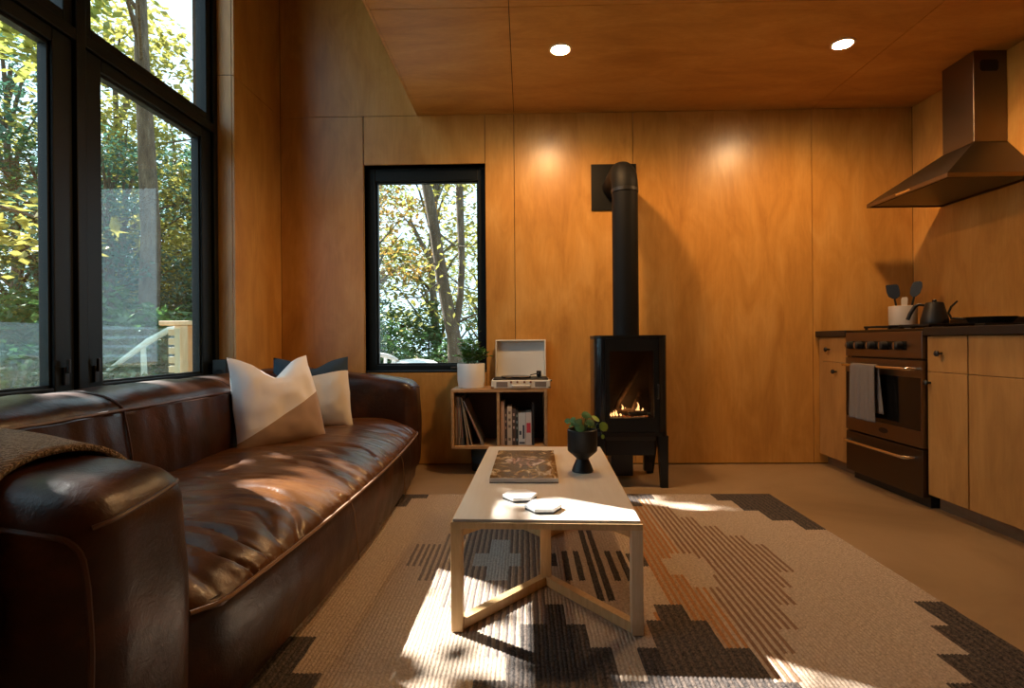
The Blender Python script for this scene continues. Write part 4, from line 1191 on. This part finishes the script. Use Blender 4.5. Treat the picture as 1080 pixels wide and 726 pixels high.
for x, w, h_, c, ds, band in books:
    t = thing('book', ds.replace(' leaning space', ''), 'book', (x, 3.525, zb), group='books in the right shelf bay')
    cm = mat('book_cover_%d' % int(abs(x) * 1000), c, .5)
    bm = B(); box(bm, 0, .0022, 0, .17, 0, h_); box(bm, w - .0022, w, 0, .17, 0, h_); box(bm, .0022, w - .0022, 0, .0025, 0, h_)
    obj('cover', bm, cm, t, local=True)
    obj('pages', bx(.0024, w - .0024, .003, .165, .004, h_ - .004), mat('book_pages', (.72, .66, .55), .8), t, local=True)
    if band:
        bm = B()
        if c[0] > .64: box(bm, w * .14, w * .86, -.0008, 0, h_ * .38, h_ * .68)
        elif w > .04:
            box(bm, w * .12, w * .42, -.0008, 0, h_ * .32, h_ * .44); box(bm, w * .6, w * .85, -.0008, 0, h_ * .2, h_ * .62); box(bm, w * .1, w * .9, -.0008, 0, h_ * .05, h_ * .10)
        else:
            for q in (.12, .45, .62, .8): box(bm, w * .25, w * .75, -.0008, 0, h_ * q, h_ * (q + .07))
        obj('spine_marks', bm, mat('book_marks_%d' % int(abs(x) * 1000), band, .6), t, local=True)

# white pot with glossy plant
wx, wy = -.352, 3.63
wp = thing('potted_plant', 'glossy green plant in a round white pot on the record shelf', 'plant', (wx, wy, sz1))
bm = B(); lathe(bm, [(0, 0), (.078, 0), (.085, .006), (.091, .06), (.092, .158), (.090, .164), (.085, .164), (.084, .150), (0, .148)], (wx, wy, sz1), 40); obj('pot', bm, M_ceramw, wp, smooth=True)
bm = B(); lathe(bm, [(0, .140), (.083, .149), (.06, .156), (0, .158)], (wx, wy, sz1), 24); obj('soil', bm, M_soil, wp, smooth=True)
bms = B(); bml = B(); r6 = random.Random(12)
for k in range(34):
    an = r6.uniform(0, 2 * pi); q = r6.uniform(.02, .115); hh = r6.uniform(.05, .20) * (1.2 - q * 4)
    e = Vector((wx + .015 + q * cos(an) * 1.15, wy + q * sin(an) * .8, sz1 + .155 + hh)); b0 = Vector((wx + q * .35 * cos(an), wy + q * .35 * sin(an), sz1 + .15))
    m = b0.lerp(e, .5) + Vector((0, 0, .03)); tube(bms, [b0, m, e], .0018, 5)
    for s in range(7):
        f = .25 + .75 * s / 6; p = b0.lerp(m, f * 2) if f < .5 else m.lerp(e, f * 2 - 1)
        d = Vector((cos(an + (1.2 if s % 2 else -1.2)), sin(an + (1.2 if s % 2 else -1.2)), r6.uniform(-.1, .5)))
        quad_leaf(bml, p, d, Vector((0, 0, 1)), r6.uniform(.036, .056), .032, .18, 0)
obj('stems', bms, M_stem, wp)
M_gloss = mat('glossy_leaf', (.13, .29, .08), .16); obj('leaves', bml, M_gloss, wp)

# portable record player
rp = thing('record_player', 'cream portable suitcase record player with open lid on the record shelf', 'record player', (-.025, 3.60, sz1))
px0, px1, py0, py1 = -.213, .166, 3.515, 3.76
bz = sz1
obj('base', bx(px0, px1, py0, py1, bz + .004, bz + .058, .006), M_cream, rp)
obj('deck_plate', bx(px0 + .012, px1 - .012, py0 + .012, py1 - .012, bz + .0585, bz + .066, .002), M_matteblk, rp)
bm = B(); lathe(bm, [(0, 0), (.098, 0), (.098, .008), (.0, .008)], (-.055, 3.635, bz + .067), 40); pl = obj('platter', bm, M_iron, rp)
bm = B(); lathe(bm, [(0, 0), (.10, 0), (.10, .002), (.034, .0022), (0, .0022)], (-.055, 3.635, bz + .0755), 40); obj('record_disc', bm, M_vinyl, pl)
bm = B(); lathe(bm, [(.011, 0), (.012, .030), (.010, .034), (0, .034)], (.098, 3.70, bz + .066), 16); tube(bm, [(.098, 3.70, bz + .092), (.085, 3.62, bz + .094), (.04, 3.56, bz + .088)], .0035, 6); box(bm, .082, .114, 3.69, 3.71, bz + .072, bz + .108, .003)
obj('tonearm', bm, M_matteblk, rp)
bm = B(); tube(bm, [(-.12, 3.545, bz + .071), (-.06, 3.54, bz + .076), (.03, 3.54, bz + .078)], .003, 6); obj('lid_stay', bm, M_chrome, rp)
for gx in (-.180, .068):
    obj('speaker_grille', bx(gx, gx + .072, py0 - .002, py0 - .0003, bz + .014, bz + .047, .0006), M_grille, rp)
for kx in (-.085, -.045, .000, .040):
    bm = B(); lathe(bm, [(.007, 0), (.007, -.010), (.005, -.011), (0, -.011)], (kx, py0, bz + .046), 14, 'y'); obj('knob', bm, mat('brown_knob', (.20, .07, .04), .4), rp)
bm = B(); tube(bm, [(-.075, py0 - .002, bz + .020), (-.07, py0 - .014, bz + .022), (-.02, py0 - .017, bz + .022), (.03, py0 - .014, bz + .022), (.035, py0 - .002, bz + .020)], .0075, 8); obj('carry_handle', bm, M_cream, rp, smooth=True)
for cx in (px0 + .006, px1 - .010):
    obj('corner_cap', bx(cx - .008, cx + .012, py0 - .001, py0 + .010, bz + .003, bz + .016, .002), M_chrome, rp)
obj('side_knob', bx(px1, px1 + .012, py0 + .02, py0 + .05, bz + .045, bz + .06, .003), M_chrome, rp)
lid = B()
lx0, lx1, lz0, lz1 = -.195, .147, 0, .252
for r in ((lx0, lx0 + .010, lz0, lz1), (lx1 - .010, lx1, lz0, lz1), (lx0 + .010, lx1 - .010, lz1 - .010, lz1), (lx0 + .010, lx1 - .010, lz0, lz0 + .006)):
    box(lid, r[0], r[1], -.055, 0, r[2], r[3], .002)
box(lid, lx0 + .010, lx1 - .010, -.010, 0, lz0 + .006, lz1 - .010)
rot = Matrix.Rotation(R(-7), 3, 'X')
bmesh.ops.rotate(lid, verts=lid.verts, cent=(0, 0, 0), matrix=rot); bmesh.ops.translate(lid, verts=lid.verts, vec=(0, 3.752, bz + .062))
ld = obj('lid', lid, M_cream, rp)
ln = bx(lx0 + .012, lx1 - .012, -.0125, -.0105, lz0 + .008, lz1 - .012)
bmesh.ops.rotate(ln, verts=ln.verts, cent=(0, 0, 0), matrix=rot); bmesh.ops.translate(ln, verts=ln.verts, vec=(0, 3.752, bz + .062))
obj('lid_lining', ln, M_creamlid, ld)

# small blue bin under the shelf
bn = thing('storage_bin', 'small dark blue bin with black base on the floor under the record shelf', 'bin', (-.29, 3.66, 0))
bm = B(); lathe(bm, [(0, .055), (.066, .055), (.070, .15), (.064, .15), (.060, .062), (0, .062)], (-.29, 3.66, 0), 24); obj('body', bm, mat('navy_blue_bin', (.012, .05, .10), .4), bn, smooth=True)
bm = B(); lathe(bm, [(0, 0), (.060, 0), (.066, .01), (.066, .055), (0, .055)], (-.29, 3.66, 0), 24); obj('base', bm, M_black, bn, smooth=True)

# small black box at the end of the left sill
sb = thing('small_speaker', 'small black box speaker standing in the corner of the left windowsill', 'speaker', (-1.745, 3.14, LZ0 + .022))
obj('case', bx(-1.783, -1.70, 3.095, 3.183, LZ0 + .022, LZ0 + .165, .004), M_matteblk, sb)
bm = B(); lathe(bm, [(.028, 0), (.026, -.004), (0, -.001)], (-1.742, 3.095, LZ0 + .085), 20, 'y'); obj('speaker_cone', bm, M_iron, sb, smooth=True)

# ================================================================== KITCHEN
XC, XB, XT = 2.017, XR - .003, 2.085
def knob(x, y, z, parent):
    bm = B(); lathe(bm, [(.006, 0), (.006, -.016), (.014, -.020), (.015, -.028), (.010, -.033), (0, -.034)], (x, y, z), 18, 'x'); return obj('knob', bm, M_black, parent, smooth=True)
def cabinet(y0, y1, label, dr_z, faces, knobs_d, filler=None):
    t = thing('base_cabinet', label, 'cabinet', (2.34, (y0 + y1) / 2, 0))
    bm = B(); box(bm, XC + .020, XB, y0, y1, .09, .868); obj('body', bm, M_cab, t)
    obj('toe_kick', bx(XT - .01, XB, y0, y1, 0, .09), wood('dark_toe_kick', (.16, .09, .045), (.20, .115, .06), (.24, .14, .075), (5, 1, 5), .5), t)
    for (a, b, kn, up) in faces:
        g = .0015
        d = obj('drawer' if up else 'door', bx(XC, XC + .019, a + g, b - g, (dr_z + g) if up else .075, .866 if up else (dr_z - g), .0012), M_cab, t)
        if kn: knob(XC, kn[0], kn[1], d)
    if filler: obj('filler_strip', bx(XC + .004, XC + .020, filler[0], filler[1], .075, .866), M_cab, t)
    return t
cabinet(3.462, 3.803, 'narrow birch base cabinet between the range and the back wall', .705, [(3.464, 3.760, (3.672, .787), True), (3.464, 3.760, (3.590, .645), False)], None, (3.761, 3.803))
cabinet(2.540, 2.790, 'birch base cabinet with black knobs right next to the range', .69, [(2.541, 2.789, (2.695, .782), True), (2.541, 2.789, (2.770, .635), False)], None)
cabinet(1.500, 2.538, 'wide plain birch base cabinet at the right edge, nearest the viewer', .69, [(2.02, 2.537, None, True), (1.501, 2.02, None, True), (2.02, 2.537, None, False), (1.501, 2.02, None, False)], None)
tag(obj('countertop', bx(1.997, XB, 3.458, 3.806, .870, .910, .003), M_counter, origin=(2.33, 3.63, .87)), 'short black countertop over the narrow cabinet by the back wall', 'countertop')
tag(obj('countertop', bx(1.997, XB, 1.50, 2.792, .870, .910, .003), M_counter, origin=(2.33, 2.14, .87)), 'long black countertop right of the range', 'countertop')
tag(obj('backsplash_ledge', bx(XB - .028, XB, 1.50, 3.45, .936, .968, .002), M_steeld, origin=(XB - .014, 2.5, .936)), 'low metal ledge along the right wall behind the range and counter', 'ledge')

rg = thing('range_cooker', 'stainless steel range cooker with black oven window and knobs', 'range', (2.32, 3.125, 0))
ry0, ry1, rx = 2.797, 3.453, 1.997
obj('body', bx(rx + .035, XB - .03, ry0 + .002, ry1 - .002, .055, .893, .003), M_black, rg)
obj('plinth', bx(rx + .045, XB - .05, ry0 + .01, ry1 - .01, 0, .055), M_black, rg)
obj('control_panel', bx(rx, rx + .034, ry0, ry1, .752, .893, .004), M_steel, rg)
obj('knob_strip', bx(rx - .002, rx - .0002, ry0 + .11, ry1 - .03, .795, .842, .0006), M_glassblack, rg)
for ky in (3.385, 3.30, 3.185, 3.075, 2.955):
    bm = B(); lathe(bm, [(.024, -.002), (.025, -.008), (.021, -.032), (.017, -.035), (0, -.036)], (rx, ky, .818), 24, 'x'); k = obj('knob', bm, M_black, rg, smooth=True)
    bm = B(); box(bm, rx - .038, rx - .034, ky - .003, ky + .003, .800, .836, .001); obj('pointer', bm, M_chrome, k)
od = B()
oy0, oy1, oz0_, oz1_ = ry0 + .012, ry1 - .010, .385, .655
for r in ((ry0, oy0, .302, .742), (oy1, ry1, .302, .742), (oy0, oy1, .302, oz0_), (oy0, oy1, oz1_, .742)):
    box(od, rx, rx + .034, r[0], r[1], r[2], r[3])
ov = obj('oven_door', od, M_steel, rg)
obj('oven_window', bx(rx + .004, rx + .012, oy0 - .003, oy1 + .003, oz0_ - .003, oz1_ + .003), M_glassblack, ov)
def handle(y0, y1, z, parent):
    bm = B(); tube(bm, [(rx, y1, z), (rx - .045, y1 - .012, z), (rx - .048, y1 - .03, z), (rx - .048, y0 + .03, z), (rx - .045, y0 + .012, z), (rx, y0, z)], .0085, 10); return obj('handle', bm, M_chrome, parent, smooth=True)
handle(2.845, 3.42, .700, ov)
bm = B(); lathe(bm, [(.0, 0), (.030, 0), (.030, -.002), (0, -.002)], (rx, 3.10, .345), 24, 'x', 1.25, .5); obj('badge', bm, M_black, ov)
dw = obj('lower_drawer', bx(rx, rx + .034, ry0, ry1, .052, .292, .003), M_steeld, rg)
handle(2.86, 3.40, .242, dw)
obj('cooktop', bx(rx + .004, XB - .03, ry0, ry1, .8935, .908, .003), M_glassblack, rg)
for gx in (2.19, 2.47):
    for gy in (2.97, 3.28):
        bm = B()
        for s in (-.11, 0, .11):
            box(bm, gx - .115, gx + .115, gy + s - .006, gy + s + .006, .920, .932, .002); box(bm, gx + s - .006, gx + s + .006, gy - .115, gy + .115, .919, .931, .002)
        for s in (-1, 1):
            for s2 in (-1, 1): box(bm, gx + s * .105 - .006, gx + s * .105 + .006, gy + s2 * .105 - .006, gy + s2 * .105 + .006, .908, .921)
        obj('burner_grate', bm, M_iron, rg)
        bm = B(); lathe(bm, [(.042, 0), (.042, .008), (.03, .011), (0, .011)], (gx, gy, .908), 20); obj('burner_cap', bm, M_iron, rg, smooth=True)

# towel over the oven handle
def towel_fn(u, v):
    y = 3.305 - .225 * u
    L = .32
    s = v * 2 * L * .96
    hx = rx - .048
    if s < L - .012: x, z = hx - .012, .700 - (L - .012 - s)
    elif s > L + .012: x, z = hx + .012, .700 - (s - L - .012) * .92
    else:
        a = pi - pi * (s - L + .012) / .024; x, z = hx + .012 * cos(a), .700 + .012 * sin(a)
    drop = max(0, (.70 - z) / L)
    f = .012 * sin(u * 13 + 1.3 * v) * drop + .006 * sin(u * 29) * drop
    x += -abs(f) if x < hx else abs(f) * .4
    y += -.012 * drop * (u - .3) + .05 * drop * (1 - v) * 0
    return Vector((x, y - (.035 if v > .5 else 0) * drop, z))
bm = B(); grid(bm, 44, 60, towel_fn)
bm2 = bm
tw = obj('dish_towel', bm2, M_towel, origin=(rx - .05, 3.2, .38), smooth=True)
so = tw.modifiers.new('thick', 'SOLIDIFY'); so.thickness = .004; so.offset = 0
tag(tw, 'grey fringed dish towel hanging over the oven door handle', 'towel')

# crock of utensils, kettle, pan
cx, cy = 2.42, 3.555
cr = thing('utensil_crock', 'pale grey round utensil crock on the counter corner behind the kettle', 'crock', (cx, cy, .910))
bm = B(); lathe(bm, [(0, 0), (.074, 0), (.077, .005), (.078, .15), (.074, .152), (.071, .148), (.070, .01), (0, .01)], (cx, cy, .911), 36); obj('jar', bm, mat('grey_crock', (.52, .46, .40), .4), cr, smooth=True)
def utensil(dx, dy, tip, head, m, label, name):
    b = Vector((cx + dx * .3, cy + dy * .3, .925)); e = Vector((cx + dx, cy + dy, tip)); d = (e - b).normalized()
    t = thing(name, label, 'utensil', (b.x, b.y, .922), group='utensils in the crock')
    bm = B(); tube(bm, [b, b.lerp(e, .5), e], .006, 8); obj('handle', bm, m, t, smooth=True)
    bm = B(); n = 8
    for i in range(1): pass
    vs = []
    for k, (w, l) in enumerate(head):
        p = e + d * l; vs.append([bm.verts.new(p + Vector((.66 * w * s, -.75 * w * s, 0)) + Vector((.75, .66, 0)) * q) for s, q in ((-1, -.004), (1, -.004), (1, .004), (-1, .004))])
    for i in range(len(vs) - 1):
        for k in range(4): bm.faces.new((vs[i][k], vs[i][(k + 1) % 4], vs[i + 1][(k + 1) % 4], vs[i + 1][k]))
    bm.faces.new(vs[0]); bm.faces.new(vs[-1][::-1])
    obj('head', bm, m, t)
flat = [(.010, 0), (.030, .015), (.036, .045), (.034, .085), (.028, .092)]
utensil(-.045, .01, 1.11, flat, M_matteblk, 'black spatula leaning left in the crock', 'spatula')
utensil(.05, -.03, 1.12, [(.010, 0), (.026, .02), (.030, .06), (.024, .09), (.012, .098)], M_matteblk, 'black slotted spoon leaning right in the crock', 'serving_spoon')
utensil(-.022, -.045, 1.055, [(.008, 0), (.016, .012), (.018, .05), (.012, .062)], mat('pale_wood_spoon', (.62, .52, .40), .5), 'short pale spoon at the front of the crock', 'spoon')
kx, ky = 2.345, 3.185
kt = thing('kettle', 'black tapered kettle with side handle on the range', 'kettle', (kx, ky, .932))
bm = B(); lathe(bm, [(0, 0), (.066, 0), (.069, .006), (.067, .03), (.044, .122), (.041, .128), (.018, .132), (0, .133)], (kx, ky, .932), 36); obj('body', bm, M_matteblk, kt, smooth=True)
bm = B(); lathe(bm, [(.010, 0), (.012, .008), (.008, .014), (0, .015)], (kx, ky, 1.065), 16); obj('lid_knob', bm, M_black, kt, smooth=True)
bm = B(); hd = Vector((-.80, .60, 0))
P = lambda s, z: Vector((kx, ky, .932)) + hd * s + Vector((0, 0, z))
tube(bm, [P(.036, .112), P(.070, .120), P(.090, .110), P(.112, .068), P(.125, .032)], [.006, .009, .011, .011, .010], 10); obj('handle', bm, M_matteblk, kt, smooth=True)
bm = B(); tube(bm, [(kx + .034, ky + .040, .975), (kx + .052, ky + .062, 1.00), (kx + .060, ky + .072, 1.035)], [.014, .010, .007], 10); obj('spout', bm, M_matteblk, kt, smooth=True)
fx_, fy_ = 2.50, 2.995
pn = thing('frying_pan', 'black frying pan with upturned handle on the back burner', 'pan', (fx_, fy_, .932))
bm = B(); lathe(bm, [(0, 0), (.085, 0), (.092, .006), (.112, .036), (.108, .036), (.088, .008), (0, .006)], (fx_, fy_, .9325), 36); obj('bowl', bm, M_iron, pn, smooth=True)
bm = B(); tube(bm, [(2.455, 3.10, .962), (2.425, 3.165, .968), (2.418, 3.178, 1.00), (2.428, 3.170, 1.035), (2.448, 3.150, 1.066)], [.007, .007, .006, .006, .005], 8); obj('handle', bm, M_iron, pn, smooth=True)

# ---- range hood
hd_ = thing('range_hood', 'stainless steel chimney range hood on the right wall above the range', 'range hood', (XR - .2, 3.2, 1.686))
hx0, hy0, hy1, hz0 = 2.189, 2.875, 3.543, 1.688
cx0, cyy0, cyy1 = 2.481, 3.068, 3.296
rim = .022
bm = B(); box(bm, hx0, XB, hy0, hy0 + .008, hz0, hz0 + rim); box(bm, hx0, XB, hy1 - .008, hy1, hz0, hz0 + rim); box(bm, hx0, hx0 + .008, hy0 + .008, hy1 - .008, hz0, hz0 + rim); box(bm, XB - .008, XB, hy0 + .008, hy1 - .008, hz0, hz0 + rim)
obj('rim', bm, M_steel, hd_)
bm = B()
lo = [(hx0, hy0), (XB, hy0), (XB, hy1), (hx0, hy1)]; hi = [(cx0, cyy0), (XB, cyy0), (XB, cyy1), (cx0, cyy1)]
mid = [((a[0] + b[0]) / 2 + (-.012 if a[0] < 2.4 else 0), (a[1] + b[1]) / 2) for a, b in zip(lo, hi)]
lv = [[bm.verts.new((*p, z)) for p in ps] for ps, z in ((lo, hz0 + rim + .0005), (hi, 1.935))]
for k in range(4): bm.faces.new((lv[0][k], lv[0][(k + 1) % 4], lv[1][(k + 1) % 4], lv[1][k]))
bm.faces.new(lv[1]); obj('canopy', bm, M_steeld, hd_)
obj('filter', bx(hx0 + .03, XB - .03, hy0 + .03, hy1 - .03, hz0 + .004, hz0 + .012), mat('hood_filter', (.12, .11, .10), .4, 1.0), hd_)
obj('control_strip', bx(hx0 - .0015, hx0, 3.15, 3.27, hz0 + .006, hz0 + .016), M_chrome, hd_)
obj('chimney', bx(cx0, XB, cyy0, cyy1, 1.936, H - .002, .003), M_steel, hd_)
bm = B(); prism(bm, [(2.515, 2.335), (2.525, 2.322), (2.605, 2.322), (2.615, 2.335), (2.615, 2.372), (2.605, 2.385), (2.525, 2.385), (2.515, 2.372)], 'y', cyy0 - .0015, cyy0 + .001); obj('vent_grille', bm, M_black, hd_)
